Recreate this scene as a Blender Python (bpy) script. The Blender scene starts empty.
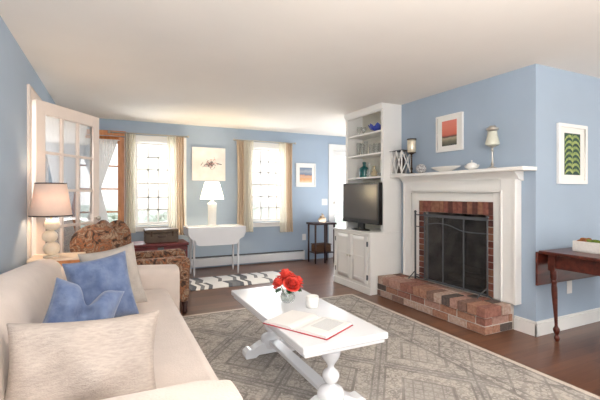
import bpy, bmesh, math, random
from mathutils import Vector, Matrix
random.seed(7)
PI = math.pi
C = bpy.context.scene.collection

# ---------------------------------------------------------------- materials
def lin(c):
    return tuple(((v/255)/12.92 if v/255 <= .04045 else (((v/255)+.055)/1.055)**2.4) for v in c)+(1,)
def new_mat(name):
    m = bpy.data.materials.new(name); m.use_nodes = True
    nt = m.node_tree; b = nt.nodes['Principled BSDF']
    return m, nt, b
def mat(name, rgb, rough=.6, var=.06, scale=6, bump=0, bscale=60, metal=0, stretch=(1,1,1), rgb2=None, spec=None, sheen=0):
    """procedural material: base colour broken up by noise, optional bump"""
    m, nt, b = new_mat(name)
    N, L = nt.nodes, nt.links
    tc = N.new('ShaderNodeTexCoord'); mp = N.new('ShaderNodeMapping'); mp.inputs['Scale'].default_value = stretch
    L.new(tc.outputs['Object'], mp.inputs[0])
    n = N.new('ShaderNodeTexNoise'); n.inputs['Scale'].default_value = scale; n.inputs['Detail'].default_value = 5
    L.new(mp.outputs[0], n.inputs['Vector'])
    r = N.new('ShaderNodeValToRGB')
    c = lin(rgb)
    if rgb2: a, z = c, lin(rgb2)
    else:
        a = tuple(max(0, v*(1-var)) for v in c[:3])+(1,); z = tuple(min(1, v*(1+var)) for v in c[:3])+(1,)
    r.color_ramp.elements[0].color = a; r.color_ramp.elements[1].color = z
    r.color_ramp.elements[0].position = .32; r.color_ramp.elements[1].position = .68
    L.new(n.outputs['Fac'], r.inputs[0]); L.new(r.outputs[0], b.inputs['Base Color'])
    b.inputs['Roughness'].default_value = rough; b.inputs['Metallic'].default_value = metal
    if spec is not None: b.inputs['Specular IOR Level'].default_value = spec
    if sheen: b.inputs['Sheen Weight'].default_value = sheen
    if bump:
        n2 = N.new('ShaderNodeTexNoise'); n2.inputs['Scale'].default_value = bscale; n2.inputs['Detail'].default_value = 4
        L.new(mp.outputs[0], n2.inputs['Vector'])
        bp = N.new('ShaderNodeBump'); bp.inputs['Strength'].default_value = bump; bp.inputs['Distance'].default_value = .01
        L.new(n2.outputs['Fac'], bp.inputs['Height']); L.new(bp.outputs[0], b.inputs['Normal'])
    return m
def glass_mat(name, tint=(1,1,1), gloss=.08, body=0.0):
    m = bpy.data.materials.new(name); m.use_nodes = True; nt = m.node_tree; N, L = nt.nodes, nt.links
    N.remove(N['Principled BSDF']); out = N['Material Output']
    t = N.new('ShaderNodeBsdfTransparent'); t.inputs[0].default_value = (*tint, 1)
    g = N.new('ShaderNodeBsdfGlossy'); g.inputs['Roughness'].default_value = .05
    lw = N.new('ShaderNodeLayerWeight'); lw.inputs[0].default_value = .25
    ma = N.new('ShaderNodeMath'); ma.operation = 'MULTIPLY_ADD'; ma.inputs[1].default_value = .5; ma.inputs[2].default_value = gloss
    L.new(lw.outputs['Fresnel'], ma.inputs[0])
    mx = N.new('ShaderNodeMixShader'); L.new(ma.outputs[0], mx.inputs[0]); L.new(t.outputs[0], mx.inputs[1]); L.new(g.outputs[0], mx.inputs[2])
    last = mx
    if body:
        d = N.new('ShaderNodeBsdfDiffuse'); d.inputs[0].default_value = (*[min(1, v) for v in tint], 1)
        m2 = N.new('ShaderNodeMixShader'); m2.inputs[0].default_value = body
        L.new(mx.outputs[0], m2.inputs[1]); L.new(d.outputs[0], m2.inputs[2]); last = m2
    L.new(last.outputs[0], out.inputs[0])
    return m
def cloth_mat(name, rgb, trans=.35, emit=0, var=.05, see=0):
    """thin cloth: diffuse + translucent (+ some open weave)"""
    m = bpy.data.materials.new(name); m.use_nodes = True; nt = m.node_tree; N, L = nt.nodes, nt.links
    N.remove(N['Principled BSDF']); out = N['Material Output']
    tc = N.new('ShaderNodeTexCoord'); n = N.new('ShaderNodeTexNoise'); n.inputs['Scale'].default_value = 40
    L.new(tc.outputs['Object'], n.inputs['Vector'])
    r = N.new('ShaderNodeValToRGB'); c = lin(rgb)
    r.color_ramp.elements[0].color = tuple(v*(1-var) for v in c[:3])+(1,); r.color_ramp.elements[1].color = tuple(min(1, v*(1+var)) for v in c[:3])+(1,)
    L.new(n.outputs['Fac'], r.inputs[0])
    d = N.new('ShaderNodeBsdfDiffuse'); t = N.new('ShaderNodeBsdfTranslucent')
    L.new(r.outputs[0], d.inputs[0]); L.new(r.outputs[0], t.inputs[0])
    mx = N.new('ShaderNodeMixShader'); mx.inputs[0].default_value = trans
    L.new(d.outputs[0], mx.inputs[1]); L.new(t.outputs[0], mx.inputs[2]); last = mx
    if see:
        tr = N.new('ShaderNodeBsdfTransparent'); m2 = N.new('ShaderNodeMixShader'); m2.inputs[0].default_value = see
        L.new(last.outputs[0], m2.inputs[1]); L.new(tr.outputs[0], m2.inputs[2]); last = m2
    if emit:
        e = N.new('ShaderNodeEmission'); e.inputs[0].default_value = c; e.inputs[1].default_value = emit
        a = N.new('ShaderNodeAddShader'); L.new(last.outputs[0], a.inputs[0]); L.new(e.outputs[0], a.inputs[1]); last = a
    L.new(last.outputs[0], out.inputs[0])
    return m
class G:
    """tiny maths helper for node graphs"""
    def __init__(s, nt): s.nt = nt
    def m(s, op, a, b=None, c=None):
        n = s.nt.nodes.new('ShaderNodeMath'); n.operation = op
        for i, v in enumerate((a, b, c)):
            if v is None: continue
            if isinstance(v, (int, float)): n.inputs[i].default_value = v
            else: s.nt.links.new(v, n.inputs[i])
        return n.outputs[0]
    def band(s, v, c, w):   # 1 when |v-c|<w
        return s.m('LESS_THAN', s.m('ABSOLUTE', s.m('SUBTRACT', v, c)), w)
    def mix(s, f, a, b):
        n = s.nt.nodes.new('ShaderNodeMix'); n.data_type = 'RGBA'
        for i, v in ((0, f), (6, a), (7, b)):
            if isinstance(v, (int, float, tuple)): n.inputs[i].default_value = v
            else: s.nt.links.new(v, n.inputs[i])
        return n.outputs[2]
    def xyz(s):
        tc = s.nt.nodes.new('ShaderNodeTexCoord'); sp = s.nt.nodes.new('ShaderNodeSeparateXYZ')
        s.nt.links.new(tc.outputs['Object'], sp.inputs[0]); return tc, sp.outputs[0], sp.outputs[1], sp.outputs[2]

wall_blue = mat('blue wall paint', (166,182,199), .75, .02, 3, bump=.05, bscale=90)
wall_cream = mat('cream wall paint', (225,218,206), .8, .02, 3)
ceil_m = mat('warm white ceiling paint', (240,235,228), .9, .015, 2)
white_paint = mat('white satin paint', (240,238,234), .4, .015, 4)
door_paint = mat('warm white door paint', (236,222,212), .45, .02, 4)
bright_paint = mat('bright white table paint', (230,231,234), .25, .015, 4)
shelf_back = mat('pale sage shelf paint', (234,231,218), .6, .02, 4)
slip = mat('ivory slipcover cotton', (214,200,190), .9, .03, 12, bump=.25, bscale=120, sheen=.2)
oat = mat('oatmeal woven cushion linen', (196,184,174), .95, .1, 40, bump=.5, bscale=150, stretch=(1,1,4), rgb2=(178,165,156))
greycush = mat('grey beige cushion linen', (182,174,166), .95, .06, 26, bump=.4, bscale=150)
velvet = mat('blue crushed velvet', (80,98,136), .85, .2, 16, bump=.6, bscale=40, rgb2=(114,130,162), sheen=.3)
mahog = mat('mahogany wood', (64,24,18), .3, .3, 5, stretch=(1,6,6), rgb2=(98,44,32))
darkwood = mat('dark brown wood', (58,32,28), .4, .2, 6, stretch=(6,6,1))
orange_wood = mat('honey pine wood', (196,122,70), .45, .15, 6, stretch=(5,5,1), rgb2=(222,152,98))
redwood = mat('dark red painted wood', (116,44,46), .5, .2, 7, rgb2=(92,30,34))
leather = mat('worn brown leather', (92,76,62), .6, .25, 10, bump=.2, bscale=50)
black_iron = mat('black wrought iron', (84,86,90), .5, .1, 10, metal=.2)
steel = mat('brushed nickel metal', (196,190,180), .35, .05, 10, metal=.75)
brass_dark = mat('dark bronze metal', (70,54,44), .4, .1, 10, metal=.8)
tv_black = mat('black glossy plastic', (20,18,18), .25, .05, 5)
tv_screen = mat('television screen with painted warm reflection', (62,48,40), .2, .05, 3, spec=.9)  # base colour warmed to imitate a warm reflection on the screen
ceramic = mat('white glazed ceramic', (240,238,232), .2, .01, 5)
ivory_cer = mat('ivory stone', (226,208,184), .45, .06, 14, rgb2=(240,228,210))
candle_m = mat('cream candle wax', (240,226,196), .5, .02, 6)
dark_candle = mat('dark brown candle wax', (66,56,52), .5, .05, 6)
mercury = mat('silvered cream glass', (226,214,190), .22, .1, 18, metal=.35)
sage_glass = mat('frosted sage glass', (214,214,198), .2, .08, 14, metal=.2)
urchin = mat('speckled grey shell', (110,106,108), .7, .1, 60, rgb2=(224,222,220))
blue_dish = mat('cobalt blue glass', (40,60,160), .15, .2, 12, rgb2=(90,110,205))
teal_glass = mat('teal green bottle glass', (20,98,98), .12, .15, 8)
glass = glass_mat('clear window glass')
drink_glass = glass_mat('clear drinking glass', (.98,.99,.98), .08, .12)
petal = mat('red rose petal', (206,44,36), .6, .15, 30, rgb2=(232,84,66))
leafm = mat('dark green rose leaf', (44,84,48), .5, .2, 20)
stemm = mat('green stem', (70,112,60), .6, .1, 20)
page = mat('white book paper', (236,234,230), .8, .01, 5)
cover_red = mat('red book cover', (176,34,52), .5, .05, 8)
print_m = mat('grey printed text block', (196,196,196), .8, .1, 160, stretch=(1,6,1), rgb2=(222,222,220))
heater_m = mat('white enamelled metal', (232,233,236), .4, .01, 5)
moss = mat('green moss', (66,96,32), .9, .3, 40, bump=.6, bscale=60, rgb2=(132,146,50))
autumn = mat('orange brown foliage', (168,100,52), .8, .2, 30, rgb2=(108,70,40))
whitewood = mat('whitewashed wood', (228,224,218), .6, .05, 8, stretch=(1,8,8))
curtain_m = cloth_mat('ivory curtain cotton', (232,226,212), .3)
curtain_tan = cloth_mat('tan curtain lining', (210,190,168), .15)
sheer = cloth_mat('white sheer voile', (244,243,242), .3)
shade_w = cloth_mat('white lamp shade linen', (255,246,228), .5, emit=1.1)
shade_p = cloth_mat('pale pink lamp shade linen', (246,222,206), .14, emit=.04)
bulb = new_mat('glowing bulb')[0]; bb = bulb.node_tree.nodes['Principled BSDF']
bb.inputs['Emission Color'].default_value = (1,.85,.6,1); bb.inputs['Emission Strength'].default_value = 8
soot = mat('sooty firebrick', (60,56,55), .95, .4, 7, rgb2=(138,130,126), bump=.3, bscale=40)
mortar = mat('pale mortar', (204,194,184), .95, .1, 40, bump=.3)
brickm = [mat('brick %s' % n, c, .85, .15, 38, bump=.7, bscale=60, rgb2=c2) for n, c, c2 in (
    ('orange', (182,136,112), (150,106,86)), ('red', (164,114,98), (136,90,78)), ('brown', (146,114,100), (118,90,80)),
    ('pink', (190,152,138), (160,120,106)), ('pale', (200,178,164), (172,140,124)), ('charred', (104,90,84), (80,70,66)))]
fire_br = [mat('hearth face brick %s' % n, c, .85, .15, 25, bump=.5, bscale=70, rgb2=c2) for n, c, c2 in (
    ('rust', (128,72,60), (100,54,46)), ('dusky', (108,66,58), (82,50,46)), ('rosy', (150,96,82), (116,66,56)), ('tan', (158,112,88), (130,84,66)))]

# wood floor
floor_m, nt, b = new_mat('brown plank floor'); g = G(nt); N, L = nt.nodes, nt.links
tc, x, y, z = g.xyz()
row = g.m('FLOOR', g.m('DIVIDE', y, .085))
wn = N.new('ShaderNodeTexWhiteNoise'); wn.noise_dimensions = '1D'; L.new(row, wn.inputs['W'])
seg = g.m('FLOOR', g.m('ADD', g.m('DIVIDE', x, 1.1), g.m('MULTIPLY', wn.outputs['Value'], 7)))
wn2 = N.new('ShaderNodeTexWhiteNoise'); wn2.noise_dimensions = '2D'
cb = N.new('ShaderNodeCombineXYZ'); L.new(row, cb.inputs[0]); L.new(seg, cb.inputs[1]); L.new(cb.outputs[0], wn2.inputs['Vector'])
mp = N.new('ShaderNodeMapping'); mp.inputs['Scale'].default_value = (1.2,14,1); L.new(tc.outputs['Object'], mp.inputs[0])
no = N.new('ShaderNodeTexNoise'); no.inputs['Scale'].default_value = 3; no.inputs['Detail'].default_value = 6; L.new(mp.outputs[0], no.inputs['Vector'])
big = N.new('ShaderNodeTexNoise'); big.inputs['Scale'].default_value = 1.6; L.new(tc.outputs['Object'], big.inputs['Vector'])
f = g.m('ADD', g.m('MULTIPLY', wn2.outputs['Value'], .3), g.m('ADD', g.m('MULTIPLY', no.outputs['Fac'], .45), g.m('MULTIPLY', big.outputs['Fac'], .3)))
col = g.mix(f, lin((66,38,27)), lin((136,94,70)))
gap = g.m('LESS_THAN', g.m('FRACT', g.m('DIVIDE', y, .085)), .025)
col = g.mix(g.m('MULTIPLY', gap, .5), col, lin((40,22,16)))
L.new(col, b.inputs['Base Color']); b.inputs['Roughness'].default_value = .3

# oriental rug: diamond lattice field, floral border bands
rug_m, nt, b = new_mat('faded taupe oriental wool'); g = G(nt); N, L = nt.nodes, nt.links
tc, x, y, z = g.xyz()        # rug local: x 0..W, y 0..H
RW, RH = 2.68, 3.6
d = g.m('MINIMUM', g.m('MINIMUM', x, g.m('SUBTRACT', RW, x)), g.m('MINIMUM', y, g.m('SUBTRACT', RH, y)))
def tri(v, p, off=0): return g.m('MULTIPLY', g.m('ABSOLUTE', g.m('SUBTRACT', g.m('FRACT', g.m('ADD', g.m('DIVIDE', v, p), off)), .5)), 2)
mm = g.m('ADD', tri(x, .78, .2), tri(y, .95))
lat = g.m('MAXIMUM', g.band(mm, 1.0, .022), g.m('MAXIMUM', g.band(mm, .87, .022), g.band(mm, 1.13, .022)))
med = g.m('MAXIMUM', g.band(mm, .5, .03), g.band(mm, 1.5, .03))
m2 = g.m('ADD', tri(x, .075), tri(y, .09)); small = g.band(m2, 1.0, .16)
vo = N.new('ShaderNodeTexVoronoi'); vo.inputs['Scale'].default_value = 21; L.new(tc.outputs['Object'], vo.inputs['Vector'])
flor = g.band(vo.outputs['Distance'], .36, .1)
vo2 = N.new('ShaderNodeTexVoronoi'); vo2.inputs['Scale'].default_value = 44; L.new(tc.outputs['Object'], vo2.inputs['Vector'])
flor2 = g.m('LESS_THAN', vo2.outputs['Distance'], .3)
vo3 = N.new('ShaderNodeTexVoronoi'); vo3.inputs['Scale'].default_value = 26; vo3.feature = 'DISTANCE_TO_EDGE'; L.new(tc.outputs['Object'], vo3.inputs['Vector'])
vein = g.m('LESS_THAN', vo3.outputs['Distance'], .07)
inner = g.m('LESS_THAN', mm, .5); outer = g.m('GREATER_THAN', mm, 1.5)
field = g.m('MAXIMUM', lat, g.m('MAXIMUM', med, g.m('ADD', g.m('MULTIPLY', g.m('MAXIMUM', inner, outer), g.m('MULTIPLY', small, .7)),
        g.m('MULTIPLY', g.m('SUBTRACT', 1, g.m('MAXIMUM', inner, outer)), g.m('MULTIPLY', g.m('MAXIMUM', flor, flor2), .75)))))
bx = g.m('ADD', tri(x, .30), tri(y, .30))
bord = g.m('MAXIMUM', g.band(bx, 1.0, .07), g.m('MAXIMUM', g.m('MULTIPLY', flor, .85), g.m('MULTIPLY', flor2, .6)))
isb = g.m('LESS_THAN', d, .42)
lines = g.m('MAXIMUM', g.m('MAXIMUM', g.band(d, .055, .008), g.band(d, .12, .01)), g.m('MAXIMUM', g.band(d, .42, .012), g.band(d, .36, .008)))
pat = g.m('MAXIMUM', lines, g.m('ADD', g.m('MULTIPLY', isb, bord), g.m('MULTIPLY', g.m('SUBTRACT', 1, isb), field)))
pat = g.m('MULTIPLY', g.m('MAXIMUM', pat, g.m('MULTIPLY', vein, .55)), g.m('GREATER_THAN', d, .04))
wear = N.new('ShaderNodeTexNoise'); wear.inputs['Scale'].default_value = 9; wear.inputs['Detail'].default_value = 8; L.new(tc.outputs['Object'], wear.inputs['Vector'])
fine = N.new('ShaderNodeTexNoise'); fine.inputs['Scale'].default_value = 70; fine.inputs['Detail'].default_value = 3; L.new(tc.outputs['Object'], fine.inputs['Vector'])
pat = g.m('MULTIPLY', pat, g.m('MINIMUM', 1, g.m('MULTIPLY', wear.outputs['Fac'], 1.5)))
base = g.mix(wear.outputs['Fac'], lin((208,200,190)), lin((178,170,162)))
base = g.mix(g.m('MULTIPLY', g.m('MAXIMUM', inner, g.band(mm, 1.0, .13)), g.m('SUBTRACT', .45, g.m('MULTIPLY', isb, .45))), base, lin((156,151,147)))
base = g.mix(g.m('LESS_THAN', d, .04), base, lin((216,204,190)))
base = g.mix(g.m('MULTIPLY', g.m('SUBTRACT', fine.outputs['Fac'], .35), .6), base, lin((128,116,108)))
col = g.mix(g.m('MULTIPLY', pat, .8), base, lin((108,102,98)))
L.new(col, b.inputs['Base Color']); b.inputs['Roughness'].default_value = .95

# woven runner with black and white bars
run_m, nt, b = new_mat('black and white woven cotton'); g = G(nt); N, L = nt.nodes, nt.links
tc, x, y, z = g.xyz()
ry = g.m('FLOOR', g.m('DIVIDE', y, .14))
w1 = N.new('ShaderNodeTexWhiteNoise'); w1.noise_dimensions = '1D'; L.new(ry, w1.inputs['W'])
cx = g.m('FLOOR', g.m('ADD', g.m('DIVIDE', x, .052), g.m('MULTIPLY', tri(y, .35), .9)))
w2 = N.new('ShaderNodeTexWhiteNoise'); w2.noise_dimensions = '2D'
cb = N.new('ShaderNodeCombineXYZ'); L.new(cx, cb.inputs[0]); L.new(g.m('FLOOR', g.m('DIVIDE', y, .35)), cb.inputs[1]); L.new(cb.outputs[0], w2.inputs['Vector'])
dk = g.m('GREATER_THAN', w2.outputs['Value'], .58)
col = g.mix(g.m('MULTIPLY', dk, g.m('ADD', .55, g.m('MULTIPLY', w2.outputs['Value'], .4))), lin((232,231,230)), lin((70,74,84)))
L.new(col, b.inputs['Base Color']); b.inputs['Roughness'].default_value = .9

# floral tapestry
flo, nt, b = new_mat('brown floral tapestry'); g = G(nt); N, L = nt.nodes, nt.links
tc, x, y, z = g.xyz()
ns = N.new('ShaderNodeTexNoise'); ns.inputs['Scale'].default_value = 9; ns.inputs['Detail'].default_value = 3; ns.inputs['Distortion'].default_value = 2.5
L.new(tc.outputs['Object'], ns.inputs['Vector'])
cr = N.new('ShaderNodeValToRGB'); cr.color_ramp.interpolation = 'LINEAR'
els = [(.3,(50,38,34)),(.42,(98,74,60)),(.47,(170,110,74)),(.52,(104,80,66)),(.58,(176,148,122)),(.64,(122,86,66)),(.75,(70,54,46))]
cr.color_ramp.elements[0].position, cr.color_ramp.elements[0].color = els[0][0], lin(els[0][1])
cr.color_ramp.elements[1].position, cr.color_ramp.elements[1].color = els[-1][0], lin(els[-1][1])
for p, c in els[1:-1]:
    e = cr.color_ramp.elements.new(p); e.color = lin(c)
L.new(ns.outputs['Fac'], cr.inputs[0]); L.new(cr.outputs[0], b.inputs['Base Color']); b.inputs['Roughness'].default_value = .9

# ---------------------------------------------------------------- mesh helpers
class MB:
    def __init__(s): s.bm = bmesh.new(); s.mi = 0
    def face(s, vs):
        try:
            f = s.bm.faces.new(vs); f.material_index = s.mi; return f
        except ValueError: return None
    def box(s, x0, x1, y0, y1, z0, z1, M=None):
        P = [Vector(p) for p in ((x0,y0,z0),(x1,y0,z0),(x1,y1,z0),(x0,y1,z0),(x0,y0,z1),(x1,y0,z1),(x1,y1,z1),(x0,y1,z1))]
        if M: P = [M @ p for p in P]
        v = [s.bm.verts.new(p) for p in P]
        for q in ((3,2,1,0),(4,5,6,7),(0,1,5,4),(1,2,6,5),(2,3,7,6),(3,0,4,7)): s.face([v[i] for i in q])
        return s
    def prism(s, pts, a0, a1, axis='x'):
        """extrude a 2-D outline along an axis; outline coords are the two other axes in order"""
        def mk(p, a):
            return {'x': (a,p[0],p[1]), 'y': (p[0],a,p[1]), 'z': (p[0],p[1],a)}[axis]
        A = [s.bm.verts.new(mk(p, a0)) for p in pts]; B = [s.bm.verts.new(mk(p, a1)) for p in pts]
        n = len(pts)
        s.face(A[::-1]); s.face(B)
        for i in range(n): s.face([A[i], A[(i+1) % n], B[(i+1) % n], B[i]])
        return s
    def lathe(s, prof, cx=0, cy=0, cz=0, n=24, M=None, sx=1, sy=1):
        rings = []
        for r, z in prof:
            ring = []
            for k in range(n):
                a = 2*PI*k/n; p = Vector((r*math.cos(a)*sx, r*math.sin(a)*sy, z))
                if M: p = M @ p
                ring.append(s.bm.verts.new(p+Vector((cx,cy,cz))))
            rings.append(ring)
        for i in range(len(rings)-1):
            for k in range(n): s.face([rings[i][k], rings[i][(k+1) % n], rings[i+1][(k+1) % n], rings[i+1][k]])
        if prof[0][0] > 1e-5: s.face(rings[0][::-1])
        if prof[-1][0] > 1e-5: s.face(rings[-1])
        return s
    def tube(s, pts, r, n=8, cyc=False):
        pts = [Vector(p) for p in pts]; rings = []
        for i, p in enumerate(pts):
            a = pts[(i-1) % len(pts)] if (i > 0 or cyc) else p; c = pts[(i+1) % len(pts)] if (i < len(pts)-1 or cyc) else p
            t = (c-a).normalized(); up = Vector((0,0,1)) if abs(t.z) < .9 else Vector((1,0,0))
            u = t.cross(up).normalized(); w = t.cross(u)
            rr = r[i] if isinstance(r, (list, tuple)) else r
            rings.append([s.bm.verts.new(p+u*rr*math.cos(2*PI*k/n)+w*rr*math.sin(2*PI*k/n)) for k in range(n)])
        for i in range(len(rings)-(0 if cyc else 1)):
            A, B = rings[i], rings[(i+1) % len(rings)]
            for k in range(n): s.face([A[k], A[(k+1) % n], B[(k+1) % n], B[k]])
        if not cyc: s.face(rings[0][::-1]); s.face(rings[-1])
        return s
    def ell(s, c, r, n=16, m=10, jit=0):
        prof = [(math.sin(PI*i/m), -math.cos(PI*i/m)) for i in range(m+1)]
        rings = []
        for q, z in prof:
            rings.append([s.bm.verts.new((c[0]+r[0]*q*math.cos(2*PI*k/n)*(1+random.uniform(-jit,jit)), c[1]+r[1]*q*math.sin(2*PI*k/n)*(1+random.uniform(-jit,jit)), c[2]+r[2]*z)) for k in range(n)])
        for i in range(m):
            for k in range(n): s.face([rings[i][k], rings[i][(k+1) % n], rings[i+1][(k+1) % n], rings[i+1][k]])
        return s
    def build(s, name, mats, parent=None, bevel=0, seg=2, smooth=None, sub=0, solid=0, loc=None):
        bmesh.ops.remove_doubles(s.bm, verts=s.bm.verts, dist=1e-6)
        s.bm.normal_update()
        bmesh.ops.recalc_face_normals(s.bm, faces=s.bm.faces)
        me = bpy.data.meshes.new(name); s.bm.to_mesh(me); s.bm.free()
        for mt in (mats if isinstance(mats, list) else [mats]): me.materials.append(mt)
        o = bpy.data.objects.new(name, me); C.objects.link(o)
        if parent: o.parent = parent
        if loc: o.location = loc
        if smooth is None: smooth = bool(bevel or sub)
        if smooth:
            for p in me.polygons: p.use_smooth = True
        if solid:
            md = o.modifiers.new('thick', 'SOLIDIFY'); md.thickness = solid; md.offset = 0
        if bevel:
            md = o.modifiers.new('bevel', 'BEVEL'); md.width = bevel; md.segments = seg; md.limit_method = 'ANGLE'; md.angle_limit = .6; md.harden_normals = True
        if sub:
            md = o.modifiers.new('sub', 'SUBSURF'); md.levels = sub; md.render_levels = sub
        return o
def tag(o, label, cat, group=None, kind=None):
    o['label'] = label; o['category'] = cat
    if group: o['group'] = group
    if kind: o['kind'] = kind
    return o
def thing(name, label, cat, loc=(0,0,0), rz=0, group=None):
    o = bpy.data.objects.new(name, None); C.objects.link(o); o.location = loc; o.rotation_euler = (0,0,rz); o.empty_display_size = .1
    return tag(o, label, cat, group)
def struct(o): o['kind'] = 'structure'; return o
def copy_tree(o, parent=None):
    c = o.copy(); C.objects.link(c)
    if parent: c.parent = parent
    for ch in list(o.children): copy_tree(ch, c)
    return c
def sm(pts, n=4):
    """Catmull-Rom smoothing"""
    out = []; P = [Vector(p) for p in pts]
    for i in range(len(P)-1):
        a, b_, c, d_ = P[max(0,i-1)], P[i], P[i+1], P[min(len(P)-1,i+2)]
        for k in range(n):
            t = k/n; out.append(.5*((2*b_)+(c-a)*t+(2*a-5*b_+4*c-d_)*t*t+(3*b_-a-3*c+d_)*t*t*t))
    out.append(P[-1]); return out
def sprof(pts, n=3): return [(max(0, p.x), p.y) for p in sm([(r,z,0) for r, z in pts], n)]

# ---------------------------------------------------------------- room
H = 2.3
XL, XR, YB, YR = -.62, 3.22, 6.38, 2.10     # left wall, chimney wall, back wall, right wall
YA, YF = -2.2, 7.0
struct(MB().box(-2.4, 6.6, YA, 6.53, -.1, 0).build('floor', floor_m))
struct(MB().box(-2.4, 6.6, YA, 6.53, H, H+.1).build('ceiling', ceil_m))
def holed(axis, a0, a1, t0, t1, holes, name, m):
    """wall slab from a0..a1 along its axis, thickness t0..t1, with (u0,u1,z0,z1) holes"""
    w = MB(); us = sorted({a0, a1, *[h[0] for h in holes], *[h[1] for h in holes]})
    for u, v in zip(us, us[1:]):
        hs = sorted([(h[2], h[3]) for h in holes if h[0] <= u+1e-6 and h[1] >= v-1e-6]); zc = 0
        for z0, z1 in hs+[(H, H)]:
            if z0 > zc+1e-6:
                w.box(u, v, t0, t1, zc, z0) if axis == 'x' else w.box(t0, t1, u, v, zc, z0)
            zc = z1
    return struct(w.build(name, m))
WZ = (.72, 2.0)
W1 = (.31, .99); W2 = (2.15, 2.83); D2 = (-.5, .17); D3 = (3.76, 4.62)
holed('x', XL-.15, 5.15, YB, YB+.15, [(*W1,*WZ), (*W2,*WZ), (*D2,0,2.06), (*D3,0,2.04)], 'wall_back', wall_blue)
holed('y', YA, YB, XL-.15, XL, [(3.89,4.75,0,2.0)], 'wall_left', wall_blue)
# chimney breast with firebox cavity
BY0, BY1 = 2.55, 3.345
w = MB()
w.box(XR, 4.2, YR, BY0, 0, H).box(XR, 4.2, BY1, 4.66, 0, H).box(XR, 4.2, BY0, BY1, 1.01, H).box(XR, 4.2, BY0, BY1, 0, .2).box(3.75, 4.2, BY0, BY1, .2, 1.01)
struct(w.build('wall_chimney', wall_blue))
struct(MB().box(4.2, 6.6, YR, YR+.15, 0, H).build('wall_right', wall_blue))
struct(MB().box(5.0, 5.15, 4.66, YB, 0, H).build('wall_far_right', wall_blue))
struct(MB().box(4.2, 5.15, 4.51, 4.66, 0, H).build('wall_nook', wall_blue))
struct(MB().box(-2.4, -2.25, YA, 6.53, 0, H).build('wall_hall', wall_cream))
# trim
def base_profile_y(y0, y1, x, s):   # baseboard along Y on face x, projecting s*.016
    return MB().box(min(x, x+s*.016), max(x, x+s*.016), y0, y1, 0, .105).box(min(x, x+s*.009), max(x, x+s*.009), y0, y1, .105, .125)
struct(base_profile_y(2.084, 2.29, XR, -1).build('baseboard_chimney', white_paint, bevel=.003))
struct(MB().box(3.204, 6.6, YR-.016, YR, 0, .105).box(3.211, 6.6, YR-.009, YR, .105, .125).build('baseboard_right', white_paint, bevel=.003))
struct(base_profile_y(YA, 3.785, XL, 1).build('baseboard_left', white_paint, bevel=.003))
# left opening casing
c = MB().box(XL, XL+.02, 3.79, 3.89, 0, 2.09).box(XL, XL+.02, 4.75, 4.85, 0, 2.09).box(XL, XL+.02, 3.89, 4.75, 2.0, 2.09)
c.box(XL-.15, XL, 3.89, 3.90, 0, 2.0).box(XL-.15, XL, 4.74, 4.75, 0, 2.0).box(XL-.15, XL, 3.90, 4.74, 1.99, 2.0)
struct(c.build('trim_1', door_paint, bevel=.004))

# windows
def window(name, x0, x1):
    z0, z1 = WZ
    e = bpy.data.objects.new(name, None); C.objects.link(e); e.location = ((x0+x1)/2, YB, z0); struct(e)
    O = Vector(e.location)
    def bx(m, a, b_, c_, d_, f_, h): m.box(a-O.x, b_-O.x, c_-O.y, d_-O.y, f_-O.z, h-O.z)
    m = MB()
    bx(m, x0-.075, x0, YB-.02, YB, z0-.01, z1); bx(m, x1, x1+.075, YB-.02, YB, z0-.01, z1); bx(m, x0-.075, x1+.075, YB-.024, YB, z1, z1+.09)
    bx(m, x0, x0+.012, YB, YB+.15, z0, z1); bx(m, x1-.012, x1, YB, YB+.15, z0, z1); bx(m, x0+.012, x1-.012, YB, YB+.15, z1-.012, z1); 
    m.build('window_frame', white_paint, e, bevel=.003)
    m = MB(); bx(m, x0-.09, x1+.09, YB-.045, YB, z0-.03, z0-.01); bx(m, x0-.07, x1+.07, YB-.018, YB, z0-.09, z0-.03); bx(m, x0, x1, YB, YB+.15, z0-.0, z0+.012)
    m.build('window_sill', white_paint, e, bevel=.004)
    zm = (z0+z1)/2
    for k, (a, b_) in enumerate(((z0+.012, zm+.012), (zm-.012, z1-.012))):
        y = YB+.05+.03*k; m = MB(); X0, X1 = x0+.012, x1-.012
        bx(m, X0, X0+.035, y, y+.028, a, b_); bx(m, X1-.035, X1, y, y+.028, a, b_)
        bx(m, X0+.035, X1-.035, y, y+.028, a, a+.035); bx(m, X0+.035, X1-.035, y, y+.028, b_-.03, b_)
        for i in range(1, 4):
            xx = X0+.035+(X1-X0-.07)*i/4; bx(m, xx-.013, xx+.013, y+.004, y+.024, a+.035, b_-.03)
        for i in range(1, 3):
            zz = a+.035+(b_-a-.065)*i/3; bx(m, X0+.035, X1-.035, y+.004, y+.024, zz-.012, zz+.012)
        s_ = m.build('sash', white_paint, e)
        m = MB(); bx(m, X0+.03, X1-.03, y+.012, y+.016, a+.03, b_-.025); m.build('pane', glass, s_)
    return e
window('window_1', *W1); window('window_2', *W2)

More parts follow.
